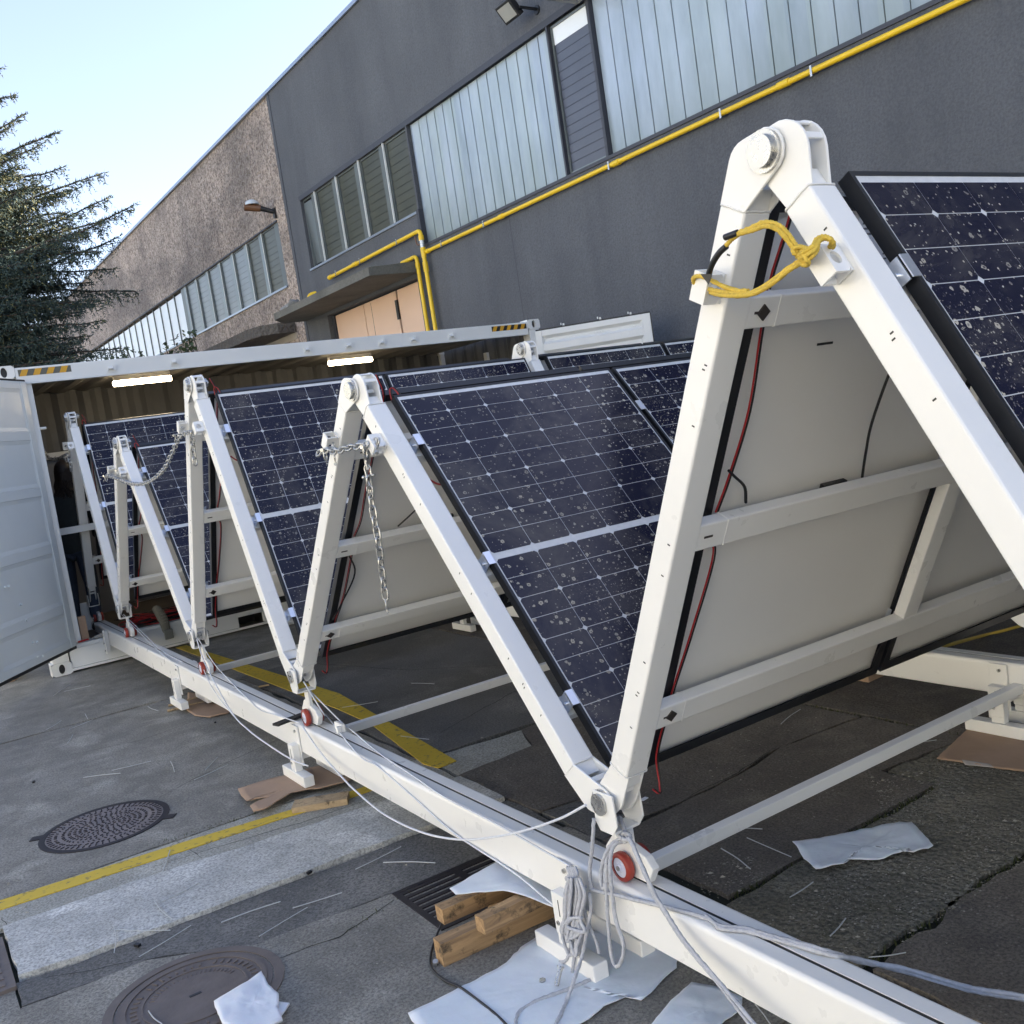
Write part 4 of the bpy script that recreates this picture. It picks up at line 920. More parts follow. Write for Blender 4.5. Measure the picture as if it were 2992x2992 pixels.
for s_ in (5.6, 7.1, 8.2): MB().box(-.145, -.001, s_ - .012, s_ + .012, 5.065, 5.075).box(-.147, -.142, s_ - .012, s_ + .012, 5.02, 5.125).build('pipe_clip', ZINC, p2)
p3 = pipe('shorter yellow gas pipe turning down next to the cream door', [(-.08, 5.62, 4.715), (-.08, 5.09, 4.72), (-.08, 5.09, .3)], .034, [((-.08, 5.09, 4.52), (-.08, 5.09, 4.60))])
p4_ = pipe('short yellow pipe elbow sticking up from the canopy', [(-.45, 8.95, 4.60), (-.45, 8.95, 4.80), (-.30, 8.88, 4.82)], .045)
# floodlight, duct, amber lamp
fl = bpy.data.objects.new('floodlight', None); COL.objects.link(fl); fl.matrix_world = WM; tag(fl, 'square black floodlight on the grey wall above the glass band', 'floodlight')
b = MB().box(-.30, -.001, .98, 1.01, 7.10, 7.13).cyl((-.02, 1.0, 7.11), (-.0, 1.0, 7.11), .06); b.build('bracket', BLACK, fl)
M = Matrix.Translation((-.34, 1.19, 7.14)) @ Matrix.Rotation(R(-38), 4, 'Y') @ Matrix.Rotation(R(0), 4, 'Z')
b = MB(); b.obox(M, -.035, .06, -.17, .17, -.13, .13); o = bevel(b.build('housing', BLACK, fl), .012, 2)
b = MB(); b.obox(M, -.041, -.0352, -.135, .135, -.095, .095); b.build('lens', LAMPGLASS, fl)
dt = bpy.data.objects.new('exhaust_duct', None); COL.objects.link(dt); dt.matrix_world = WM; tag(dt, 'round dark metal duct end over the louvre window at the top edge', 'duct')
b = MB().cyl((-.52, .10, 7.06), (-.02, .10, 7.06), .235, n=28, caps=False).cyl((-.52, .10, 7.06), (-.02, .10, 7.06), .215, n=28, caps=False); b.build('duct_pipe', PIPE_D, dt); MB().cyl((-.30, .10, 7.06), (-.28, .10, 7.06), .213, n=24).build('damper', BLACK, dt)
al = bpy.data.objects.new('wall_lamp', None); COL.objects.link(al); al.matrix_world = WM; tag(al, 'wall lamp with amber body and clear dome on the brown wing', 'wall lamp')
b = MB().cyl((-.02, 11.02, 6.98), (-.26, 11.12, 7.08), .045, .06, n=12).box(-.03, .019, 10.97, 11.05, 6.84, 7.06); b.build('lamp_arm', BLACK, al)
b = MB().cyl((-.26, 11.12, 7.08), (-.56, 11.26, 7.16), .075, .095, n=14); b.build('amber_body', ORANGE, al)
b = MB(); M = Matrix.Translation((-.42, 11.19, 7.17)) @ Matrix.Diagonal((.16, .16, .12, 1))
sp = []; ns, nr = 14, 7
for i in range(nr + 1):
    for j in range(ns): th = math.pi / 2 * i / nr; sp.append(M @ Vector((math.cos(th) * math.cos(6.2832 * j / ns), math.cos(th) * math.sin(6.2832 * j / ns), math.sin(th))))
b.add(sp, [(i * ns + j, i * ns + (j + 1) % ns, (i + 1) * ns + (j + 1) % ns, (i + 1) * ns + j) for i in range(nr) for j in range(ns)], True); b.build('clear_dome', simple('lamp_dome', (.62, .66, .66), .12), al)

# unseen pale factory behind and left of the camera, added for warm bounce light
ob = empty('unseen_bounce_factory', (-17.5, 0, 0), 'pale unseen factory added across the yard to bounce warm sunlight', 'building'); OC = m_stucco('pale_cream_render', (.68, .67, .57), (.78, .765, .66), 1)
b = MB()
for k in range(9):
    y0 = -34 + k * 7; b.box(-6, 0, y0, y0 + 7, 0, 3.2).box(-6, 0, y0, y0 + 7, 5.2, 7.6).box(-6, 0, y0, y0 + 1.4, 3.201, 5.199).box(-6, 0, y0 + 5.6, y0 + 7, 3.201, 5.199)
b.build('wall', OC, ob)
for k in range(9): MB().box(-.3, -.2, -34 + k * 7 + 1.4, -34 + k * 7 + 5.6, 3.2, 5.2).build('window', LGLASS2, ob)

# ------------------------------------------------------------------ chains and shackles
def stadium(L_, w_, k=5):
    pts = []; r = w_ / 2; h = L_ / 2 - r
    for i in range(k + 1): a_ = math.pi * i / k; pts.append((r * math.cos(a_), h + r * math.sin(a_)))
    for i in range(k + 1): a_ = math.pi + math.pi * i / k; pts.append((r * math.cos(a_), -h + r * math.sin(a_)))
    return pts
LINK = MB().tube([(x, y, 0) for x, y in stadium(.052, .0245)], .0042, 6, closed=True).mesh('link', ZINC)
def shackle_mesh():
    b = MB(); pts = [(.012, -.018, 0), (.012, 0, 0), (.014, .012, 0), (.009, .024, 0), (0, .029, 0), (-.009, .024, 0), (-.014, .012, 0), (-.012, 0, 0), (-.012, -.018, 0)]
    b.tube(smooth(pts, 3), .0036, 6); b.cyl((-.022, -.016, 0), (.022, -.016, 0), .0035, n=8).cyl((.020, -.016, 0), (.029, -.016, 0), .0075, n=8).cyl((-.026, -.016, 0), (-.018, -.016, 0), .006, n=6); return b.mesh('shackle', ZINC)
SHK = shackle_mesh()
def resample(pts, step):
    P = [Vector(p) for p in pts]; out = [P[0]]; acc = 0.; last = P[0]
    for a_, c_ in zip(P[:-1], P[1:]):
        seg = (c_ - a_).length; d = 0.
        while acc + seg - d >= step: d += step - acc; acc = 0.; out.append(a_.lerp(c_, d / seg))
        acc += seg - d
    return out
def place(o, p, t, roll):
    t = t.normalized(); x = t.orthogonal().normalized(); q = Quaternion(t, roll); x = q @ x; z = x.cross(t); o.matrix_world = Matrix(((x.x, t.x, z.x, p.x), (x.y, t.y, z.y, p.y), (x.z, t.z, z.z, p.z), (0, 0, 0, 1)))
def chain(label, paths, shack=()):
    e = empty('chain', (0, 0, 0), label, 'chain', 'galvanised chains on the peaks')
    for P in paths:
        pts = resample(smooth(P, 8), .0395)
        for i in range(len(pts) - 1):
            o = link('link', LINK, e); place(o, (pts[i] + pts[i + 1]) / 2, pts[i + 1] - pts[i], (i % 2) * 1.45 + .3 + rnd.uniform(-.15, .15))
    for p, t, r_ in shack: o = link('shackle', SHK, e); place(o, Vector(p), Vector(t), r_)
    return e
XC = .478
c4 = lambda u, v: onx(900 + u * 400 / 1932, 1050 + v * 400 / 1932, XC)
cz = lambda u, v: onx(u / 1.932, 1000 + v / 1.932, XC)
c5 = lambda u, v: onx(1000 + u / 1.932, 1000 + v / 1.932, XC - .006)
chain('short chain across the middle peak with a long shackle tail hanging down',
      [[c4(130, 1330), c4(240, 1285), c4(400, 1300), c4(560, 1250), c4(760, 1215), c4(860, 1190)], [c5(128, 590), c5(133, 640), c5(140, 700)], [c5(150, 760), c5(158, 850), c5(170, 930), c5(188, 1030), c5(205, 1120), c5(215, 1220), c5(228, 1320), c5(240, 1410), c5(250, 1470)]],
      [(c4(240, 1330), (0, 0, -1), 0), (c4(380, 1420), (0, 0, 1), .4), (c4(820, 1480), (0, 0, 1), .5), (c4(850, 1590), (0, .1, 1), 1.3), (c4(870, 1830), (0, 0, 1), .6), (c4(980, 1200), (0, -.5, .4), .3), (c5(250, 1495), (0, 0, 1), .4), (c4(820, 1290), (0, 0, -1), .2)])
chain('sagging chain hung from the low peak to the tall peak behind it',
      [[cz(600, 750), cz(650, 765), cz(730, 795), cz(800, 800), cz(870, 770), cz(930, 710), cz(970, 630), cz(1000, 560), cz(1030, 520), cz(1085, 505)], [cz(1085, 505), cz(1088, 570), cz(1095, 640), cz(1107, 705)]],
      [(cz(598, 765), (0, 0, -1), 0), (cz(668, 735), (0, 0, -1), 0), (cz(998, 535), (0, .3, -1), .2)])
chain('chain running from the farthest peak to the container post, short tail beside it',
      [[onx(119, 1297, .40), onx(135, 1330, .43), onx(155, 1342, .46), cz(330, 655), cz(380, 630)], [cz(380, 630), cz(395, 670), cz(402, 710), cz(406, 745)]],
      [(cz(300, 655), (0, 1, 0), .3), (cz(375, 660), (0, 0, -1), 0)])

# ------------------------------------------------------------------ ropes and cords
def rope(name, label, cat, paths, r, m_, n=7, tw=0, lobes=0, k=8, group=None, part='strand'):
    e = empty(name, (0, 0, 0), label, cat, group)
    for P in paths: MB().tube(smooth(P, k), r, n, twist=tw, lobes=lobes).build(part, m_, e)
    return e
# yellow braided rope on the nearest peak
f_ = lambda u, v, x=.478: onx(2000 + u * 600 / 1932, 300 + v * 600 / 1932, x)
TAPE = BLACK
yp = [[f_(200, 1745, .50), f_(330, 1775, .47), f_(520, 1800, .46), f_(650, 1780, .46), f_(800, 1690, .46), f_(960, 1570, .465), f_(1090, 1480, .47), f_(1120, 1420, .48)],
      [f_(230, 1780, .50), f_(350, 1810, .46), f_(540, 1815, .455), f_(680, 1785, .455), f_(840, 1690, .455), f_(990, 1570, .46), f_(1110, 1500, .465)],
      [f_(90, 1700, .484), f_(85, 1650, .476), f_(140, 1630, .470), f_(230, 1660, .468), f_(350, 1720, .47), f_(480, 1765, .465), f_(600, 1770, .462)],
      [f_(500, 1225, .44), f_(620, 1180, .44), f_(750, 1125, .44), f_(880, 1150, .445), f_(970, 1230, .45), f_(1040, 1330, .455), f_(1090, 1400, .46)],
      [f_(500, 1235, .435), f_(640, 1200, .435), f_(760, 1160, .435), f_(870, 1190, .44), f_(950, 1270, .445), f_(1010, 1350, .45), f_(1070, 1420, .455)],
      [f_(390, 1345, .44), f_(450, 1280, .44), f_(530, 1225, .44), f_(640, 1185, .445)],
      [f_(1100, 1430, .465), f_(1040, 1420, .45), f_(1025, 1380, .45), f_(1080, 1355, .45), f_(1160, 1380, .45), f_(1180, 1440, .455), f_(1140, 1500, .46), f_(1100, 1480, .47)],
      [f_(1060, 1450, .46), f_(1130, 1400, .442), f_(1210, 1350, .45), f_(1240, 1290, .468), f_(1310, 1260, .475), f_(1380, 1290, .478), f_(1380, 1340, .495), f_(1360, 1365, .51)],
      [f_(1080, 1470, .455), f_(1160, 1430, .44), f_(1230, 1380, .45), f_(1270, 1300, .468), f_(1330, 1275, .478), f_(1395, 1310, .482), f_(1395, 1360, .50)],
      [f_(1110, 1490, .455), f_(1180, 1460, .445), f_(1240, 1400, .455), f_(1255, 1330, .47)],
      [f_(1100, 1400, .45), f_(1150, 1470, .44), f_(1160, 1520, .45), f_(1110, 1520, .455), f_(1090, 1460, .46)]]
ye = rope('yellow_rope', 'yellow braided rope looped and knotted between the lugs of the nearest peak, black taped ends', 'rope', yp, .0047, YROPE, 9, 260, 4)
MB().tube([f_(380, 1268, .433), f_(500, 1222, .435)], .0065, 12).build('taped_end', BLACK, ye)
MB().tube(smooth([f_(395, 1350, .44), f_(330, 1410, .44), f_(270, 1500, .445), f_(235, 1590, .452), f_(228, 1640, .455)], 5), .0065, 10).build('tape_sleeve', BLACK, ye)
b = MB(); c0 = f_(225, 1640, .445); b.add([c0 + Vector((0, -.012, .004)), c0 + Vector((-.004, .018, .010)), c0 + Vector((0, .002, -.016)), c0 + Vector((.01, 0, 0))], [(0, 1, 2), (0, 3, 1), (1, 3, 2), (2, 3, 0)]); b.build('tape_tail', BLACK, ye)

X0 = .500
h0 = lambda u, v, x=X0: onx(1600 + u * 500 / 1932, 2200 + v * 500 / 1932, x)
h1 = lambda u, v, x=X0: onx(1600 + u * 500 / 1932, 2500 + v * 500 / 1932, x)
gk = dict(n=9, tw=330, lobes=3)
# knot and loops at the nearest foot hinge
rope('grey_rope', 'grey rope knotted round the nearest foot hinge with two long hanging loops', 'rope', [
    [h0(790, 720, .575), h0(800, 790, .57), h0(770, 840, .56), h0(800, 900, .555), h0(870, 930, .55)],
    [h0(820, 730, .58), h0(845, 800, .565), h0(870, 870, .56), h0(900, 950, .55), h0(870, 1000, .545), h0(820, 960, .55)],
    [h0(740, 850, .56), h0(800, 930, .545), h0(880, 980, .54), h0(930, 970, .545), h0(920, 920, .55), h0(850, 900, .55)],
    [h0(850, 960, .54), h0(760, 1000, .54), h0(680, 1090, .52), h0(630, 1210, .51), h0(605, 1350, .505), h0(610, 1500, .50), h0(640, 1520, .50), h0(655, 1400, .505), h0(660, 1250, .51), h0(700, 1110, .525), h0(770, 1020, .54), h0(840, 1000, .545)],
    [h0(800, 1000, .54), h0(740, 1060, .525), h0(710, 1180, .51), h0(705, 1330, .50), h0(720, 1500, .50), h1(745, 560, .50), h1(780, 760, .497), h1(850, 960, .497), h1(855, 1120, .497), h1(800, 1245, .497), h1(745, 1210, .497), h1(710, 1040, .497), h1(680, 700, .497), h1(665, 400, .50), h0(665, 1400, .505), h0(670, 1250, .51)],
    ], .0058, ROPE, **gk)
rope('grey_rope', 'grey rope hanging straight down from the hinge fork to the bundle', 'rope', [[h0(520, 740, .51), h0(515, 900, .505), h0(500, 1100, .503), h0(478, 1300, .502), h0(480, 1440, .50), h0(500, 1520, .50)]], .0055, ROPE, **gk)
rope('grey_rope', 'grey double rope running from the hinge knot down to the lower right corner', 'rope', [
    [h0(900, 960, .54), h0(950, 1030, .53), h0(1010, 1170, .515), h0(1100, 1380, .50), h0(1200, 1610, .497), h1(1330, 660, .495), h1(1500, 930, .49), h1(1700, 1180, .48), h1(1932, 1450, .46), onx(2190, 2992, .44), onx(2300, 3120, .42)],
    [h0(920, 955, .54), h0(965, 1030, .53), h0(1025, 1170, .515), h0(1115, 1375, .50), h0(1215, 1600, .497), h1(1345, 650, .495), h1(1515, 915, .49), h1(1715, 1165, .48), h1(1945, 1430, .46), onx(2205, 2992, .44), onx(2320, 3120, .42)]], .0048, ROPE, **gk)
rp_pts = [h0(480, 1530, .50), h0(560, 1560, .500), h0(760, 1600, .505), h0(1000, 1660, .515), onz(1915, 2643, .340), onz(2065, 2683, .342), onz(2105, 2712, .343), onz(2180, 2720, .343), onz(2240, 2738, .343), onz(2330, 2762, .343), onz(2430, 2790, .343)]
ss_ = Vector((.70, -8.60, .33)); far = onx(2640, 2838, .78); far2 = onx(2830, 2892, .84); far3 = onx(2992, 2920, .88); far4 = onx(3120, 2950, .92)
rope('grey_rope', 'thick frayed grey rope lying along the track rail towards the right edge', 'rope', [rp_pts + [onx(2520, 2806, .72), far, far2, far3, far4], [p + Vector((.004, .006, .003)) for p in rp_pts[5:]] + [onx(2520, 2812, .72), far + Vector((0, 0, .007)), far2 + Vector((0, 0, .006)), far3 + Vector((0, 0, .007)), far4]], .0058, ROPE, **gk)
rb = random.Random(11); paths = []
for i in range(26):
    s_ = rb.uniform(-1.5, 1.5); x_ = rb.uniform(.462, .505)
    a_ = h1(300 + 55 * s_, 200 + rb.uniform(0, 80), x_); bot = rb.choice([930, 1020, 880, 1120, 800, 970]); bs = rb.uniform(-1, 1)
    paths.append([h1(300 + 40 * s_, 250, x_), h1(310 + 75 * s_, 450, x_ - .006), h1(300 + 60 * s_ - 20, 700, x_), h1(290 + 110 * s_ * .8, 860, x_ - .006), h1(260 + 90 * bs, bot, x_ - .01), h1(300 + 60 * bs, bot - 90, x_ - .004), h1(330 + 40 * s_, 700, x_)])
for i in range(5):
    u0 = 220 + 22 * i; paths.append([h1(u0, 130, .497), h1(u0 + 30, 210, .488), h1(u0 - 10, 260, .484), h1(u0 + 60, 300, .486), h1(u0 + 10, 340, .490)])
paths += [[h1(240, 700, .482), h1(300, 660, .474), h1(345, 700, .476), h1(300, 730, .480), h1(240, 720, .484)], [h1(190, 600, .50), h1(260, 605, .486), h1(320, 540, .48), h1(360, 400, .482), h1(430, 350, .49)],
          [h1(400, 560, .49), h1(450, 740, .494), h1(520, 900, .50), h1(560, 1000, .50), h1(580, 1100, .50)], [h1(340, 900, .48), h1(270, 1060, .475), h1(200, 1190, .47), h1(110, 1200, .47), h1(60, 1210, .47)],
          [h1(360, 880, .48), h1(310, 1100, .47), h1(285, 1260, .462), h1(275, 1360, .457)]]
rope('rope_bundle', 'tangled bundle of grey rope tied over the nearest track foot', 'rope', paths, .0052, ROPE, **gk)
rope('grey_rope', 'grey rope trailing from the bundle across the white foam to the bottom edge', 'rope', [[h1(470, 420, .49), h1(490, 600, .485), h1(440, 860, .478), h1(390, 1130, .465), onz(1600 + 300 * .2588, 2500 + 1400 * .2588, .05), onz(1600 + 220 * .2588, 2500 + 1620 * .2588, .012), onz(1640, 2960, .012), onz(1612, 3020, .012)],
    [onz(1600 + 480 * .2588, 2500 + 1400 * .2588, .01), onz(1600 + 250 * .2588, 2500 + 1500 * .2588, .01), onz(1590, 2915, .01), onz(1540, 2940, .01), onz(1512, 2965, .01), onz(1505, 3010, .01)]], .0055, ROPE, **gk)
bolt = empty('loose_bolt', (0, 0, 0), 'zinc bolt hanging at the lower end of the rope bundle on the foam', 'bolt')
pa, pb = onz(1600 + 145 * .2588, 2500 + 1270 * .2588, .05), onz(1600 + 100 * .2588, 2500 + 1470 * .2588, .012); MB().cyl(pa, pb, .0075, n=10).cyl(pa + (pa - pb) * .12, pa, .012, n=6).build('shank', ZINC, bolt)
nt = onz(1200 + 1490 * .2588, 2450 + 1620 * .2588, .006); MB().cyl(nt - Vector((0, 0, .001)), nt + Vector((0, 0, .009)), .0105, n=6).build('hex_nut', ZINC); tag(bpy.data.objects['hex_nut'], 'single zinc hex nut lying on the white foam', 'nut')
# thin white cords of the hinges
a4 = lambda u, v: (800 + u * 400 / 1932, 1900 + v * 400 / 1932)
rope('white_cord', 'white cord from the second foot hinge lying along the rail to the rope bundle', 'cord', [[onx(*a4(420, 440), .55), onx(*a4(700, 890), .60), onz(957, 2095, .345), onz(1048, 2206, .342), onx(1104, 2240, .528), onx(1207, 2328, .526), onx(1331, 2437, .524), onx(1497, 2546, .522), onx(1600, 2630, .515), onx(1650, 2668, .50)]], .0036, CORD, 6)
rope('white_cord', 'white cord stretched from the second hinge over the rail top', 'cord', [[onx(*a4(470, 530), .61), onx(*a4(960, 1020), .66), onz(1028, 2134, .345), onz(1110, 2202, .341), onz(1200, 2262, .341), onz(1300, 2330, .341), onz(1445, 2405, .341), onz(1560, 2470, .341), onz(1660, 2528, .341), onx(1672, 2545, .52)]], .0036, CORD, 6)
rope('white_cord', 'long white cord drooping beside the track from the far hinge to the nearest hinge', 'cord', [[onx(575, 1868, .52), onx(600, 1940, .50), onx(673, 2075, .42), onx(725, 2132, .40), onx(787, 2178, .42), onx(854, 2220, .47), onx(900, 2238, .50)],
    [onx(882, 2120, .50), onx(930, 2190, .50), onx(984, 2254, .47), onx(1038, 2310, .44), onx(1124, 2380, .42), onx(1233, 2432, .42), onx(1342, 2453, .43), onx(1450, 2445, .45), onx(1549, 2422, .47), onx(1640, 2390, .49), onx(1712, 2352, .51)]], .0042, CORD, 6)
b5 = lambda u, v: (500 + u * 500 / 1932, 1600 + v * 500 / 1932)
rope('white_cord', 'pair of thin white cords crossing the rail below the low peak', 'cord', [[onx(*b5(300, 1020), .55), onx(*b5(480, 1300), .60), onz(*b5(640, 1480), .34), onz(*b5(860, 1700), .34), onx(*b5(1000, 1830), .526), onx(*b5(1180, 1890), .526), onx(876, 2112, .50)],
    [onx(*b5(370, 1380), .54), onx(*b5(440, 1540), .528), onx(*b5(560, 1720), .50), onx(*b5(690, 1880), .47), onx(*b5(740, 1932), .46)]], .003, CORD, 6)
cc = lambda u, v: (100 + u * 600 / 1932, 1500 + v * 600 / 1932)
rope('white_cord', 'thin white cords stretched along the rail near the container sill', 'cord', [[onx(*cc(800, 930), .55), onx(*cc(960, 1090), .60), onz(*cc(1100, 1230), .34), onz(*cc(1250, 1360), .34), onx(*cc(1300, 1400), .527)], [onx(*cc(840, 950), .60), onx(*cc(1040, 1140), .62), onz(*cc(1200, 1290), .34), onz(*cc(1400, 1400), .34)]], .0028, CORD, 6)
rope('black_cable', 'dark cable curving from under the timber blocks over the foam to the bottom edge', 'cable', [[onz(1290, 2700, .03), onz(1275, 2735, .006), onz(1258, 2790, .006), onz(1262, 2830, .006), onz(1300, 2865, .006), onz(1345, 2885, .008), onz(1400, 2925, .009), onz(1450, 2965, .009), onz(1495, 3010, .009)]], .0042, BLACK, 8)
rope('yellow_cable', 'yellow cable on the dark ground at the right edge beyond the rail', 'cable', [[onz(2700, 1903, .345), onz(2780, 1882, .20), onz(2860, 1860, .02), onz(2930, 1843, .01), onz(2992, 1826, .01), onz(3060, 1810, .01)]], .010, simple('yellow_cable_sheath', (.62, .44, .07), .5), 8)
b = MB(); b.prism([tuple(onz(*p, 0)[:2]) for p in ((2975, 1775), (3050, 1740), (3060, 1800), (2992, 1812))], .02, .03); o = b.build('barrier_tape', simple('barrier_white', (.7, .7, .7), .5)); tag(o, 'red and white striped strip at the right edge above the yellow cable', 'barrier strip')
b = MB(); b.prism([tuple(onz(*p, 0)[:2]) for p in ((2972, 1784), (3050, 1760), (3052, 1772), (2976, 1792))], .0305, .033); b.build('red_stripe', RED, o)
st = MB().box(.50, .68, -5.235 + .0, -5.20, .337, .345).build('black_strip', BLACK); tag(st, 'black plastic strip laid across the rail at the second wheel carriage', 'strip')
st.matrix_world = Matrix.Translation((.585, -5.03, .341)) @ Matrix.Rotation(R(14), 4, 'Z'); st.data = MB().box(-.15, .03, -.026, .026, 0, .012).mesh('black_strip', BLACK)
bk_ = MB().box(.625, .645, -5.52, -5.42, .336, .375).box(.60, .625, -5.52, -5.50, .336, .37).build('rail_clip', WHITE); bevel(bk_, .004, 2); tag(bk_, 'small white angle clip screwed on the rail top behind the second carriage', 'clip')

# ------------------------------------------------------------------ things on the ground
def sheet(name, m_, poly, z, label, cat, amp=.006, th=.003, rings=8, seed=0, zf=None, group=None, cc_=None):
    P = [Vector((p[0], p[1])) for p in poly]; D = []
    for i in range(len(P)):
        a_, c_ = P[i], P[(i + 1) % len(P)]; n_ = max(1, int((c_ - a_).length / .02))
        for k in range(n_):
            q = a_.lerp(c_, k / n_); D.append(q + Vector((noise.noise(Vector((q.x * 30, q.y * 30, seed))), noise.noise(Vector((q.y * 30, q.x * 30, seed + 9))))) * .0035)
    c = sum(P, Vector((0, 0))) / len(P) if cc_ is None else Vector(cc_); vs = []; n_ = len(D)
    def hz(q): return z + (zf(q) if zf else 0) + amp * (noise.fractal(Vector((q.x * 6, q.y * 6, seed)), .6, 2, 4) + .4)
    for s_ in (0, 1):
        for r in range(rings, 0, -1):
            for q in D: w_ = c.lerp(q, r / rings); vs.append((w_.x, w_.y, hz(w_) + (th if s_ == 0 else 0)))
        vs.append((c.x, c.y, hz(c) + (th if s_ == 0 else 0)))
    fs = []; off = rings * n_ + 1
    for s_ in (0, 1):
        o_ = s_ * off
        for r in range(rings - 1):
            for i in range(n_):
                j = (i + 1) % n_; f = (o_ + r * n_ + i, o_ + r * n_ + j, o_ + (r + 1) * n_ + j, o_ + (r + 1) * n_ + i); fs.append(f if s_ == 0 else f[::-1])
        for i in range(n_): f = (o_ + (rings - 1) * n_ + i, o_ + (rings - 1) * n_ + (i + 1) % n_, o_ + off - 1); fs.append(f if s_ == 0 else f[::-1])
    for i in range(n_): j = (i + 1) % n_; fs.append((i, off + i, off + j, j))
    b = MB(); b.add(vs, fs, True); o = b.build(name, m_); tag(o, label, cat, group); return o
gp = lambda f, pts, z=0.: [tuple(onz(*f(*p), z)[:2]) for p in pts]
sheet('foam_sheet', FOAM, gp(q2, [(370, 1880), (660, 1740), (930, 1600), (1010, 1510), (1130, 1430), (1500, 1420), (1900, 1520), (1890, 1620), (1840, 1660), (1770, 1740), (1690, 1810), (1600, 1790), (1480, 1850), (1330, 1960), (1200, 2060), (480, 2060)]), .006, 'large white packing foam sheet spread under the nearest track foot', 'foam sheet', .005, rings=14, seed=2, zf=lambda q: -.003)
sheet('foam_sheet', FOAM, gp(q3, [(-60, 1830), (60, 1725), (180, 1740), (345, 1800), (340, 1860), (250, 1932), (150, 2060), (-260, 2060)]), .008, 'white foam sheet at the bottom edge right of the large foam sheet', 'foam sheet', .006, seed=3)
sheet('foam_sheet', FOAM, gp(q3, [(630, 920), (780, 905), (1010, 850), (1300, 818), (1350, 870), (1420, 940), (1310, 985), (1280, 965), (1120, 1025), (930, 1025), (915, 1055), (760, 1085), (690, 1010)]), .010, 'white foam strip lying alone on the pebbly concrete at the right', 'foam sheet', .010, seed=4)
fo = sheet('foam_piece', FOAM, gp(q1, [(1210, 1830), (1330, 1760), (1400, 1720), (1480, 1665), (1520, 1730), (1580, 1790), (1570, 1860), (1600, 1930), (1500, 1980), (1400, 2040), (1260, 1960)], .02), .022, 'crumpled white foam piece lying on the rusty manhole cover', 'foam piece', .012, th=.010, seed=5)
sheet('foam_piece', FOAM, gp(q1, [(1500, 1800), (1635, 1830), (1590, 1890), (1540, 1940), (1480, 1900)], .01), .010, 'small folded foam corner sticking out beneath the crumpled foam piece', 'foam piece', .004, th=.006, seed=8)
hh = lambda u, v, z: tuple(onz(1200 + u * .2588, 2450 + v * .2588, z)[:2])
sheet('foam_sheet', FOAM, [(.345, -7.05), (.335, -7.105), (.46, -7.215), (.565, -7.42), (.64, -7.33), (.62, -7.05), (.58, -7.01)], .148, 'white foam sheet draped over the timber blocks under the rail', 'foam sheet', .004, th=.003, rings=10, seed=6, zf=lambda q: -max(0, (-.25 - (q.y + 7.0))) * .25)
# timber blocks
def beam(label, x0, x1, y0, y1, z0, z1, rz, m_=WOOD, seed=0, cat='timber block'):
    b = MB(); n_ = 14; vs = []
    for i in range(n_ + 1):
        x = x0 + (x1 - x0) * i / n_
        for (yy, zz) in ((y0, z0), (y1, z0), (y1, z1), (y0, z1)): vs.append((x + rb.uniform(-.0005, .0005), yy + rb.uniform(-.0009, .0009), zz + rb.uniform(-.0008, .0008)))
    fs = [(0, 1, 2, 3), tuple(n_ * 4 + k for k in (3, 2, 1, 0))]
    for i in range(n_):
        for k in range(4): fs.append((i * 4 + k, (i + 1) * 4 + k, (i + 1) * 4 + (k + 1) % 4, i * 4 + (k + 1) % 4))
    b.add(vs, fs); o = b.build('timber_block', m_); M = Matrix.Translation((x0, y0, 0)) @ Matrix.Rotation(R(rz), 4, 'Z') @ Matrix.Translation((-x0, -y0, 0)); o.matrix_world = M; tag(o, label, cat, 'old timber blocks'); return o
beam('long orange timber block lying on the ground at the bottom of the pile', .192, .78, -7.236, -7.178, .001, .080, -2)
beam('thick timber block with a dark knot, upper left one of the pile', .286, .72, -7.083, -7.028, .050, .105, -1)
beam('splintered short timber block resting across the long one', .322, .66, -7.308, -7.256, .0825, .135, 3)
beam('timber piece hidden under the rail supporting the pile', .50, .80, -7.12, -7.02, .001, .049, 4)
beam('pale timber plank under the torn cardboard, its orange side facing forward', .33, .60, -5.45, -5.34, .001, .032, -29, WOOD2)
for i, (u0, v0, u1, v1) in enumerate(((950, 135, 1250, 55), (945, 165, 1220, 95))):
    pa, pb = onz(*q1(u0, v0), .012), onz(*q1(u1, v1), .012); MB().box(0, 1, 0, 1, 0, 1)
    o = MB().tube([pa, pb], .011, 4).build('wood_stick', WOOD2); tag(o, ('upper' if i == 0 else 'lower') + ' of two pale wooden sticks under the track foot near the container', 'stick', 'wooden sticks')
o = MB().tube([onz(*b5(990, 1570), .012), onz(*b5(1105, 1550), .012)], .009, 4).build('wood_stick', WOOD2); tag(o, 'short pale wooden stick on the broad yellow line beyond the rail', 'stick', 'wooden sticks')
w2 = MB(); pg = onz(1200 + 282 * .2588, 2450 + 1395 * .2588, .010); w2.cyl(pg - Vector((0, 0, .006)), pg + Vector((-.002, -.004, .006)), .0095, n=12); o = w2.build('steel_nut', ZINC); tag(o, 'small round metal cap beside the long timber block', 'metal cap')
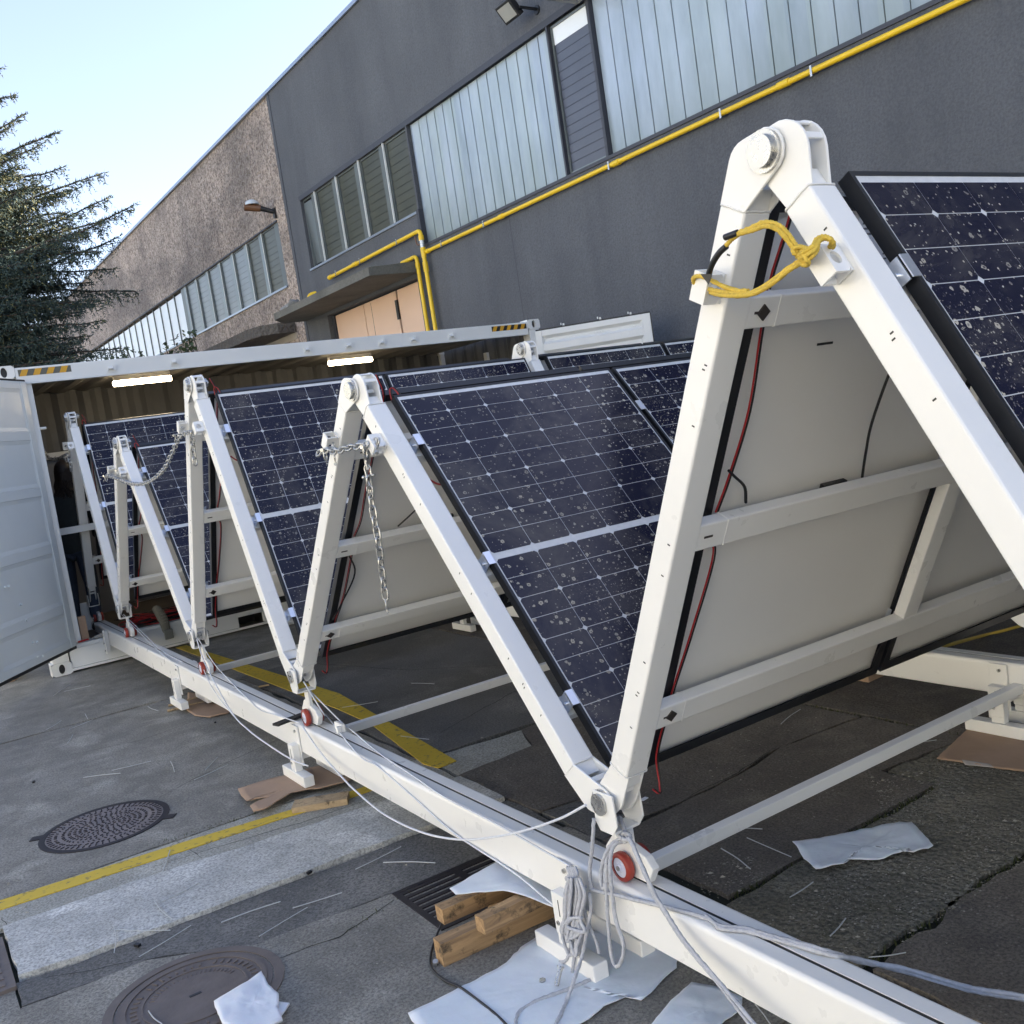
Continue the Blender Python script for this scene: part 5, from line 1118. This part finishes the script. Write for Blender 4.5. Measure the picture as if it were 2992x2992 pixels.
# cardboard
k1 = lambda u, v: (650 + u * 500 / 1932, 2150 + v * 500 / 1932)
cb = [(175, 600), (300, 560), (450, 510), (720, 450), (1000, 360), (1180, 330), (1500, 470), (1420, 510), (1100, 590), (950, 600), (780, 640), (620, 740), (480, 830), (350, 855), (310, 790), (420, 730), (520, 690), (300, 715), (280, 740), (210, 680)]
sheet('cardboard_sheet', CARD, gp(k1, cb, .036), .033, 'torn brown cardboard sheet with a slit under the second track foot', 'cardboard', .004, th=.004, seed=12, cc_=onz(*k1(860, 560), .036)[:2])
sheet('cardboard_sheet', CARD, gp(q1, [(1055, 160), (1100, 190), (1180, 200), (1290, 175), (1380, 120), (1250, 60), (1060, 60)], .01), .006, 'brown cardboard sheet with a rounded corner under the third track foot', 'cardboard', .003, th=.004, seed=13)
sheet('cardboard_sheet', CARD, gp(q3, [(1440, 440), (1640, 255), (2050, 300), (2100, 530), (1932, 515), (1690, 485)]), .004, 'brown cardboard sheet under the track foot at the right edge', 'cardboard', .003, th=.004, seed=14)
MB().box(0, 1, 0, 1, 0, 1)
tp = sheet('paper_tape', simple('pale_paper', (.46, .42, .37), .8), gp(q3, [(1580, 440), (1740, 465), (1760, 485), (1600, 470)], .01), .010, 'strip of pale torn tape on the cardboard sheet at the right edge', 'tape', .001, th=.001, rings=3, seed=15)
def carton(label, c, sx, sy, sz, rz):
    e = empty('cardboard_box', c, label, 'cardboard box', rz=R(rz)); bevel(MB().box(-sx / 2, sx / 2, -sy / 2, sy / 2, 0, sz).build('carton', CARD, e), .004, 2)
    MB().box(-sx / 2 - .001, sx / 2 + .001, -.025, .025, sz + .0005, sz + .0015).build('packing_tape', simple('brown_tape', (.24, .15, .08), .4), e); return e
bx = onz(2530, 1998, 0); carton('flat brown carton lying under the panels near the second rail', (bx.x + .32, bx.y + .16, .001), .62, .30, .10, 3)
bx = onz(35, 1995, 0); carton('brown carton on the ground under the open left door', (bx.x - .12, bx.y + .25, .001), .42, .30, .20, -20)
o = MB().cyl((bx.x + .02, bx.y + .12, .235), (bx.x + .12, bx.y + .10, .235), .030, n=12).box(bx.x - .05, bx.x + .1, bx.y + .08, bx.y + .16, .203, .225).build('metal_part', ZINC); tag(o, 'shiny metal part on the carton under the left door', 'metal part')
# white strips scattered on the ground
strips = [(q1, 300, 80, 400, 12, 'beside the container corner'), (q1, 360, 55, 510, 22, 'beside the container corner'), (q1, 835, 140, 893, 163, 'near the third track foot'), (q1, 480, 180, 495, 210, 'far behind the dashed manhole cover'), (q1, 262, 270, 345, 220, 'far behind the dashed manhole cover'),
          (q1, 392, 268, 523, 214, 'behind the dashed manhole cover'), (q1, 380, 348, 412, 298, 'behind the dashed manhole cover'), (q1, 630, 500, 853, 447, 'between the manhole and the track'), (q1, 470, 540, 680, 516, 'just behind the dashed manhole cover'), (q1, 963, 450, 985, 508, 'between the manhole and the track'),
          (q1, 1160, 498, 1228, 425, 'left of the second track foot'), (q1, 1097, 553, 1288, 466, 'left of the second track foot'), (q1, 960, 950, 918, 1075, 'across the yellow line'), (q1, 912, 1260, 1130, 1150, 'on the pale concrete strip'), (q1, 875, 1255, 978, 1360, 'on the pale concrete strip'),
          (q1, 645, 1395, 648, 1550, 'upright across the end of the pale strip'), (q1, 650, 1417, 965, 1422, 'crossing the end of the pale strip'), (q1, 785, 1552, 1078, 1375, 'next to the rusty manhole cover'), (q1, 1248, 1358, 1583, 1240, 'in front of the pale strip'), (q1, 1652, 1277, 1930, 1190, 'in front of the pale strip'),
          (q1, 1462, 1437, 1735, 1273, 'in front of the pale strip'), (q1, 838, 1858, 915, 1932, 'on the rusty manhole cover'), (q2, 75, 1058, 332, 930, 'left of the drain grate'), (q2, 232, 1020, 525, 1022, 'left of the drain grate'), (q2, 330, 306, 490, 325, 'by the broad yellow line'), (q2, 0, 145, 200, 112, 'beyond the rail by the yellow line'),
          (q2, 390, 8, 520, 12, 'beyond the rail under the middle frame'), (q3, 295, 826, 455, 831, 'under the long tie bar'), (q3, 368, 880, 618, 988, 'left of the lone foam strip'), (q3, 222, 940, 388, 1056, 'left of the lone foam strip'), (q3, 610, 1216, 742, 1130, 'on the pebbly concrete'), (q3, 838, 1435, 925, 1335, 'on the pebbly concrete near the rail'),
          (q3, 1055, 1555, 1265, 1528, 'beside the rail at the lower right'), (q3, 1250, 358, 1438, 328, 'near the cardboard at the right'), (q3, 560, 238, 670, 155, 'under the nearest panels'), (q3, 415, 1820, 500, 1932, 'under the rail at the bottom edge')]
SM = simple('white_plastic_strip', (.46, .48, .48), .5, 0, .1)
kinds_ = ['straight', 'slightly bent', 'short', 'long', 'thin', 'curved']
for i, (f, u0, v0, u1, v1, wh) in enumerate(strips):
    a_, c_ = onz(*f(u0, v0), .006), onz(*f(u1, v1), .006)
    if wh.startswith('upright'): pass
    mid = (a_ + c_) / 2 + Vector((-(c_ - a_).y, (c_ - a_).x, 0)) * rb.uniform(-.04, .04); 
    dup_ = sum(1 for s_ in strips[:i] if s_[6 - 1] == wh) if False else sum(1 for s_ in strips[:i] if s_[5] == wh)
    wd = ['thin white plastic strip', 'second thin white plastic strip', 'third thin white plastic strip'][min(2, dup_)]
    zb = .020 if (-6.14 < mid.y < -5.6 and mid.x < 1.1) else .006
    P_ = [a_, mid, c_]; 
    for p in P_: p.z = zb
    b = MB().tube(smooth(P_, 4), .0017 + .0006 * rb.random(), 5); o = b.build('plastic_strip', SM); tag(o, '%s lying %s' % (wd, wh), 'plastic strip', 'white plastic strips littering the ground')
for (f, u, v, r, lb) in ((q1, 775, 1485, .012, 'small black plastic bit by the rusty manhole cover'), (q1, 1215, 228, .006, 'tiny black bit near the third track foot'), (q1, 190, 563, .012, 'black scrap left of the dashed manhole cover'), (q1, 1745, 1075, .010, 'dark scrap at the edge of the pale strip'), (q1, 1635, 855, .011, 'dark scrap in a crack of the pale strip')):
    p = onz(*f(u, v), .008); b = MB(); M = Matrix.Translation(p) @ Matrix.Rotation(rb.uniform(0, 3), 4, 'Z'); b.obox(M, -r, r, -r * .6, r * .6, -.006, .004); b.obox(M, r, r * 1.5, -.002, .002, -.004, 0); o = b.build('plastic_scrap', BLACK); tag(o, lb, 'scrap')
p = onz(*q2(1700, 663), .004); b = MB(); b.prism([(p.x - .022, p.y + .008), (p.x + .02, p.y + .012), (p.x + .024, p.y - .006), (p.x - .01, p.y - .012)], .002, .006); o = b.build('foam_scrap', FOAM); tag(o, 'tiny white foam scrap on the dark slab right of the nearest hinge', 'scrap')

# ------------------------------------------------------------------ inside the container: person, shoe, boxes, cable mess
def skin_body(name, verts, edges, radii, m_, parent, sub=2):
    me = bpy.data.meshes.new(name); me.from_pydata([tuple(v) for v in verts], edges, []); o = link(name, me, parent); o.modifiers.new('skin', 'SKIN')
    sk = me.skin_vertices[0].data if me.skin_vertices else None
    if sk is None:
        bm = bmesh.new(); bm.from_mesh(me); bm.verts.layers.skin.verify(); bm.to_mesh(me); bm.free(); sk = me.skin_vertices[0].data
    for i, r in enumerate(radii): sk[i].radius = (r, r) if not hasattr(r, '__len__') else r
    for i in range(len(radii)): sk[i].use_root = (i == 0)
    s_ = o.modifiers.new('sub', 'SUBSURF'); s_.levels = sub; s_.render_levels = sub; me.materials.append(m_); return o
pe = empty('person', (.50, .80, .25), 'person with long dark hair in a dark jacket and jeans standing inside the container mouth', 'person')
Y_ = 0
JK = simple('dark_jacket', (.022, .030, .034), .85, 0, .4, 25, .4, 90); JE = simple('dark_jeans', (.028, .042, .070), .85, 0, .3, 60, .3, 300); SKN = simple('skin', (.50, .31, .24), .5, Subsurface_Weight=.1); HR = simple('dark_hair', (.012, .008, .008), .5, 0, .5, 80, .6, 200)
V = [(0, 0, .86), (0, 0, 1.0), (-.01, -.01, 1.18), (-.02, -.03, 1.33), (-.02, -.05, 1.43), (-.02, -.07, 1.50),
     (-.19, -.05, 1.36), (-.25, -.02, 1.12), (-.19, -.16, .95), (-.15, -.26, .97), (.16, -.05, 1.36), (.22, -.04, 1.12), (.17, -.18, .96), (.13, -.27, .98),
     (-.09, 0, .80), (-.10, -.03, .45), (-.10, .02, .09), (.09, .02, .80), (.10, 0, .45), (.10, .05, .09)]
E_ = [(0, 1), (1, 2), (2, 3), (3, 4), (4, 5), (3, 6), (6, 7), (7, 8), (8, 9), (3, 10), (10, 11), (11, 12), (12, 13), (0, 14), (14, 15), (15, 16), (0, 17), (17, 18), (18, 19)]
RR = [(.15, .11), (.14, .10), (.155, .11), (.15, .10), (.07, .06), (.055, .05), .062, .05, .042, .032, .062, .05, .042, .032, .085, .062, .045, .085, .062, .045]
body = skin_body('body', V, E_, RR, JK, pe)
jn = skin_body('jeans', [(0, 0, .92), (-.09, 0, .80), (-.10, -.03, .45), (-.10, .02, .10), (.09, .02, .80), (.10, 0, .45), (.10, .05, .10)], [(0, 1), (1, 2), (2, 3), (0, 4), (4, 5), (5, 6)], [(.152, .112), .095, .072, .058, .095, .072, .058], JE, pe)
def ell(name, c, r, m_, parent, seg=16, rings=10, fn=None):
    b = MB(); vs = []
    for i in range(rings + 1):
        th = math.pi * i / rings
        for j in range(seg):
            ph = 6.2832 * j / seg; d = Vector((math.sin(th) * math.cos(ph), math.sin(th) * math.sin(ph), math.cos(th))); k = fn(d) if fn else 1
            vs.append((c[0] + d.x * r[0] * k, c[1] + d.y * r[1] * k, c[2] + d.z * r[2] * k))
    b.add(vs, [(i * seg + j, (i + 1) * seg + j, (i + 1) * seg + (j + 1) % seg, i * seg + (j + 1) % seg) for i in range(rings) for j in range(seg)], True); return b.build(name, m_, parent)
hd = ell('head', (-.02, -.10, 1.62), (.075, .095, .115), SKN, pe, fn=lambda d: 1 - .12 * max(0, -d.z) * (1 if d.y < 0 else 1.5))
ell('nose', (-.02, -.198, 1.605), (.012, .018, .02), SKN, pe, 8, 6); ell('ear', (-.095, -.09, 1.61), (.01, .018, .028), SKN, pe, 8, 6); ell('ear', (.055, -.09, 1.61), (.01, .018, .028), SKN, pe, 8, 6)
for s_ in (-1, 1): ell('eye', (-.02 + s_ * .03, -.187, 1.63), (.012, .006, .007), BLACK, pe, 8, 6)
ell('mouth', (-.02, -.190, 1.565), (.022, .008, .006), simple('lips', (.38, .15, .13), .5), pe, 8, 6)
ell('hair', (-.02, -.075, 1.645), (.092, .105, .115), HR, pe, 18, 12, fn=lambda d: 1 + .06 * noise.noise(d * 6) - (.25 if d.y < -.45 and d.z < .35 else 0))
b = MB(); rh = random.Random(4)
for i in range(150):
    a_ = rh.uniform(.15, 2.99); x_ = -.02 + math.cos(a_) * .085; y_ = -.075 + math.sin(a_) * .09; L_ = rh.uniform(.22, .34)
    b.tube([(x_, y_, 1.66), (x_ * 1.05 - .0, y_ + .015, 1.56), (x_ * 1.1 + rh.uniform(-.02, .02), y_ + .0 + rh.uniform(-.02, .02), 1.50), (x_ * 1.2 + rh.uniform(-.04, .04), y_ + rh.uniform(-.04, .03), 1.66 - L_)], .007, 4)
b.build('long_hair', HR, pe)
for s_, (hx, hy, hz_) in ((-1, (-.15, -.26, .97)), (1, (.13, -.27, .98))):
    b = MB(); b.cyl((hx, hy, hz_), (hx - s_ * .005, hy - .07, hz_ - .03), .030, .034, n=8)
    h = b.build('hand', SKN, pe)
    for q in range(5):
        bx_ = hx + (q - 2) * .017; ln = (.045, .066, .072, .066, .05)[q]; p0 = Vector((bx_, hy - .06 + (.03 if q == (4 if s_ < 0 else 0) else 0), hz_ - .028)); MB().tube(smooth([p0, p0 + Vector((0, -ln * .5, -.008)), p0 + Vector((0, -ln * .8, -.03))], 3), .0085, 6, radii=None).build('finger', SKN, h)
for s_ in (-1, 1): ell('shoe', (s_ * .10, .0 if s_ < 0 else .03, .045), (.05, .135, .05), simple('dark_shoe', (.03, .03, .03), .6), pe, 12, 8)
pe.rotation_euler = (0, 0, R(150))
# beige work boot on the sill
bt = empty('work_boot', (1.06, .02, .16), 'beige grey work boot hanging over the container sill', 'boot', rz=R(10)); bt.scale = (.8, .8, .8); BTM = simple('suede_boot', (.24, .22, .17), .9, 0, .35, 30, .5, 120)
skin_body('upper', [(0, .16, .33), (0, .06, .26), (0, -.03, .17), (0, -.05, .07), (0, -.045, .0)], [(0, 1), (1, 2), (2, 3), (3, 4)], [(.055, .055), (.062, .06), (.064, .058), (.058, .045), (.045, .03)], BTM, bt)
bevel(MB().box(-.055, .055, -.115, -.090, -.06, .06).build('sole', simple('boot_sole', (.26, .26, .22), .8), bt), .008, 2)
for i in range(4): MB().tube([(-.035, -.05 - i * .012, .25 - i * .035), (0, -.088 - i * .006, .262 - i * .035), (.035, -.05 - i * .012, .25 - i * .035)], .0035, 5).build('lace', simple('lace_tan', (.35, .33, .27), .8) if i == 0 else bpy.data.materials['lace_tan'], bt)
# clutter on the container floor
rq = random.Random(9)
for nm, m_, lb in (('cable_pile', RED, 'tangle of red cables on the container floor behind the frames'), ('cable_pile', BLACK, 'tangle of black cables on the container floor behind the frames')):
    b = MB()
    for k in range(9):
        P_ = [(rq.uniform(.75, 1.9), rq.uniform(.15, .9), .26 + rq.uniform(0, .05)) for _ in range(6)]; b.tube(smooth(P_, 6), .006, 5)
    o = b.build(nm, m_); tag(o, lb, 'cables', 'cable tangles in the container')
bevel(MB().box(.31, .38, .06, .12, .262, .50).build('carton_post', CARD), .003, 1); tag(bpy.data.objects['carton_post'], 'narrow piece of cardboard standing by the left door jamb', 'cardboard')
o = MB().box(0, .16, 0, .10, 0, .006).build('face_mask', simple('pale_blue_cloth', (.48, .62, .64), .8)); o.matrix_world = Matrix.Translation((.245, .02, .275)) @ Matrix.Rotation(R(25), 4, 'Z') @ Matrix.Rotation(R(-8), 4, 'X'); tag(o, 'pale blue cloth lying on the sill beside the left door', 'cloth')
e = empty('hand_tool', (.36, .0, .272), 'red and black hand tool lying on the sill left of the rail', 'tool', rz=R(14)); MB().cyl((-.10, 0, .008), (0, 0, .01), .009, n=8).build('handle', RED, e); MB().cyl((0, 0, .01), (.12, 0, .012), .005, n=8).build('shaft', ZINC, e)
o = MB().tube(smooth([(.42, .02, .28), (.50, .03, .29), (.56, .02, .285), (.58, .05, .285)], 5), .016, 8).build('glove', simple('pale_glove', (.42, .40, .35), .9, 0, .3, 40)); tag(o, 'pale crumpled glove on the sill beside the rail', 'glove')
qa, qb = ony(232, 1764, .85), ony(304, 1838, .85); b = MB().box(qa.x, qb.x, .85, .87, qb.z, qa.z); o = bevel(b.build('end_stop_plate', WHITE_C), .004, 2); tag(o, 'beige steel end plate standing behind the rail inside the container', 'plate')

# ------------------------------------------------------------------ conifer at the left, climbing plant on the wall
NEED1 = simple('cedar_needles_blue', (.055, .085, .072), .75, 0, .5, 3); NEED_SUN = simple('cedar_needles_sunlit', (.15, .145, .06), .75, 0, .4, 3); BARK = simple('cedar_bark', (.075, .06, .05), .9, 0, .3, 6, .5, 12)  # second needle tone paints in sunlight on the upper branches
tr = empty('conifer_tree', (.1, 16, 0), 'large cedar with drooping blue-green branches at the left, its top sunlit', 'tree')
b = MB(); b.tube([(0, 0, z) for z in (0, 2, 4, 6, 8, 10, 12, 13.6, 15)], .3, 10, radii=[.34, .30, .27, .23, .19, .15, .11, .07, .03]); b.build('trunk', BARK, tr)
rt_ = random.Random(21); vs_, fs_, ms_ = [], [], []; limbs = MB()
def needle_twig(p, d, L_, dens=1.):
    """one drooping twig: a spine of small crossed needle tufts"""
    n_ = max(3, int(L_ / .055 * dens)); q = Vector(p)
    for i in range(n_):
        q = q + d * (L_ / n_); s_ = rt_.uniform(.05, .095) * (1 - .45 * i / n_)
        for k in range(2):
            a_ = Vector((rt_.gauss(0, 1), rt_.gauss(0, 1), rt_.gauss(0, .5))).normalized(); a_ = (a_ * .8 + d * .7).normalized(); w_ = a_.cross(Vector((rt_.gauss(0, 1), rt_.gauss(0, 1), rt_.gauss(0, 1)))).normalized() * s_ * .24
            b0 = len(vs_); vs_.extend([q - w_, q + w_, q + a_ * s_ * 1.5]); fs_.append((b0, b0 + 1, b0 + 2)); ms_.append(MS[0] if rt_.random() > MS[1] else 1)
MS = [0, .15]  # base needle index, share of needles painted sunlit
def limb(p0, p1, width, lift=.06, droop=.7):
    p0 = Vector(p0); p1 = Vector(p1); L_ = (p1 - p0).length; pts = []
    n_ = 9
    for i in range(n_ + 1):
        t = i / n_; q = p0.lerp(p1, t); q.z += -math.sin(t * math.pi) * L_ * .05 + rt_.uniform(-.04, .04) + (lift * t * t * L_ * .3); pts.append(q)
    limbs.tube(pts, .03, 5, radii=[.055 * (1 - t / n_) * min(1, L_ / 3) + .010 for t in range(n_ + 1)])
    side = (p1 - p0).normalized().cross(Vector((0, 0, 1)))
    m_ = int(L_ / .085)
    for i in range(m_):
        t = .18 + .82 * (i + rt_.random()) / m_; k = min(n_ - 1, int(t * n_)); q = pts[k].lerp(pts[k + 1], t * n_ - k); dr_ = (p1 - p0).normalized()
        sl = width * (1.15 - t) * rt_.uniform(.5, 1.1)
        s_ = rt_.choice((-1, 1)); d = (dr_ * .75 + side * s_ * rt_.uniform(.3, 1.) + Vector((0, 0, -.28))).normalized(); n2 = max(1, int(sl / .16)); e_ = q
        for j in range(n2):
            e2 = e_ + d * .16; limbs.add([e_, e_ + Vector((0, 0, .008)), e2], [(0, 1, 2)]) if False else None
            dd_ = (d * .5 + Vector((rt_.gauss(0, .22), rt_.gauss(0, .22), -.75))).normalized(); needle_twig(e_, dd_, rt_.uniform(.16, .46) * (1.25 - .6 * t) * droop); needle_twig(e_, d, .15); e_ = e2; d = (d + Vector((0, 0, -.05))).normalized()
        needle_twig(q, (dr_ + Vector((0, 0, .25)) + side * rt_.uniform(-.6, .6)).normalized(), .16)
    needle_twig(pts[-2], (pts[-1] - pts[-2]).normalized(), .35)
TC = Vector((.1, 16, 0))
tips = [(0, 205), (45, 285), (65, 345), (30, 380), (170, 395), (185, 500), (110, 440), (300, 515), (225, 560), (320, 590), (395, 615), (350, 700), (400, 862), (290, 745), (330, 800), (300, 950), (360, 1030), (200, 660), (120, 560), (60, 500), (340, 640), (270, 900), (180, 1010), (230, 1060), (120, 1080), (310, 885)]
for (u, v) in tips:
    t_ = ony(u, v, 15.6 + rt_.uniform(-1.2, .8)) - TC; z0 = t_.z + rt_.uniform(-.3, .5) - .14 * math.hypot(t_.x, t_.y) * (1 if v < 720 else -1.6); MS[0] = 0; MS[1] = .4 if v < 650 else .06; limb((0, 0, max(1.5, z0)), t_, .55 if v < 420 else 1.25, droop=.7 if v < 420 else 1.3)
def edge_u(v): return float(np.interp(v, [380, 450, 520, 600, 660, 720, 800, 870, 950, 1100], [20, 60, 170, 260, 300, 270, 290, 310, 300, 330]))
for i in range(150):
    v = 440 + 680 * rt_.random() ** .8; u = rt_.uniform(-260, 1) if rt_.random() < .25 else rt_.uniform(-60, 1.) * 1 + edge_u(v) * rt_.random() ** .7
    t_ = ony(u, v, rt_.uniform(14.3, 17.2)) - TC; r_ = math.hypot(t_.x, t_.y); MS[1] = .3 if v < 640 else .06
    limb((0, 0, max(1.2, t_.z + (.16 * r_ if v > 700 else -.08 * r_))), t_, 1.0, droop=1.0)
for i in range(60):
    z = 2.6 + 10.8 * (i / 60.); L_ = (4.6 - .30 * z) * rt_.uniform(.72, 1.0); a_ = rt_.uniform(1.9, 5.0); d = Vector((math.cos(a_), math.sin(a_), 0)); MS[1] = .35 if z > 7 else .06
    limb((0, 0, z), d * max(.6, L_) + Vector((0, 0, z - .06 * L_)), 1.0)
me = bpy.data.meshes.new('crown'); me.from_pydata([tuple(v) for v in vs_], [], fs_); me.materials.append(NEED1); me.materials.append(NEED_SUN); me.polygons.foreach_set('material_index', ms_); me.update(); link('crown', me, tr); limbs.build('limbs', BARK, tr)
print('needle tris', len(fs_))
LEAF = simple('ivy_leaf', (.035, .055, .02), .6, 0, .4, 4)
iv = bpy.data.objects.new('climbing_plant', None); COL.objects.link(iv); tag(iv, 'dark green climbing plant along the brown wall above the container roof', 'climber')
b = MB(); ri = random.Random(8)
ez = lambda u, v: (280 + u * 600 / 1932, 540 + v * 600 / 1932)
spots = [(840, 1500, 90), (880, 1430, 60), (910, 1390, 25), (800, 1540, 90), (900, 1530, 60), (700, 1600, 60), (660, 1520, 25), (410, 1590, 40), (300, 1540, 40), (250, 1620, 60), (130, 1640, 60), (640, 1600, 40), (860, 1580, 80)]
stems = MB()
for (u, v, s_) in spots:
    for k in range(int(s_ * .32)):
        q = ony(*ez(u + ri.gauss(0, s_ * .55), v + ri.gauss(0, s_ * .5)), 3.6 + ri.uniform(0, 1.4)); r = ri.uniform(.022, .042); M = Matrix.Translation(q) @ Matrix.Rotation(ri.uniform(0, 6.28), 4, 'Z') @ Matrix.Rotation(ri.uniform(-1.2, 1.2), 4, 'X')
        b.add([M @ Vector(p) for p in ((0, -r, 0), (r * .7, -r * .2, r * .2), (r * .35, r * .9, 0), (-r * .35, r * .9, 0), (-r * .7, -r * .2, r * .2))], [(0, 1, 2, 3, 4)])
    q = ony(*ez(u, v + 20), 4.2); stems.tube(smooth([q, q + Vector((.05, .1, -.3)), q + Vector((-.05, .2, -1.2)), Vector((q.x, q.y + .3, .0))], 4), .008, 5)
b.build('leaves', LEAF, iv)['kind'] = 'stuff'; stems.build('stems', BARK, iv)
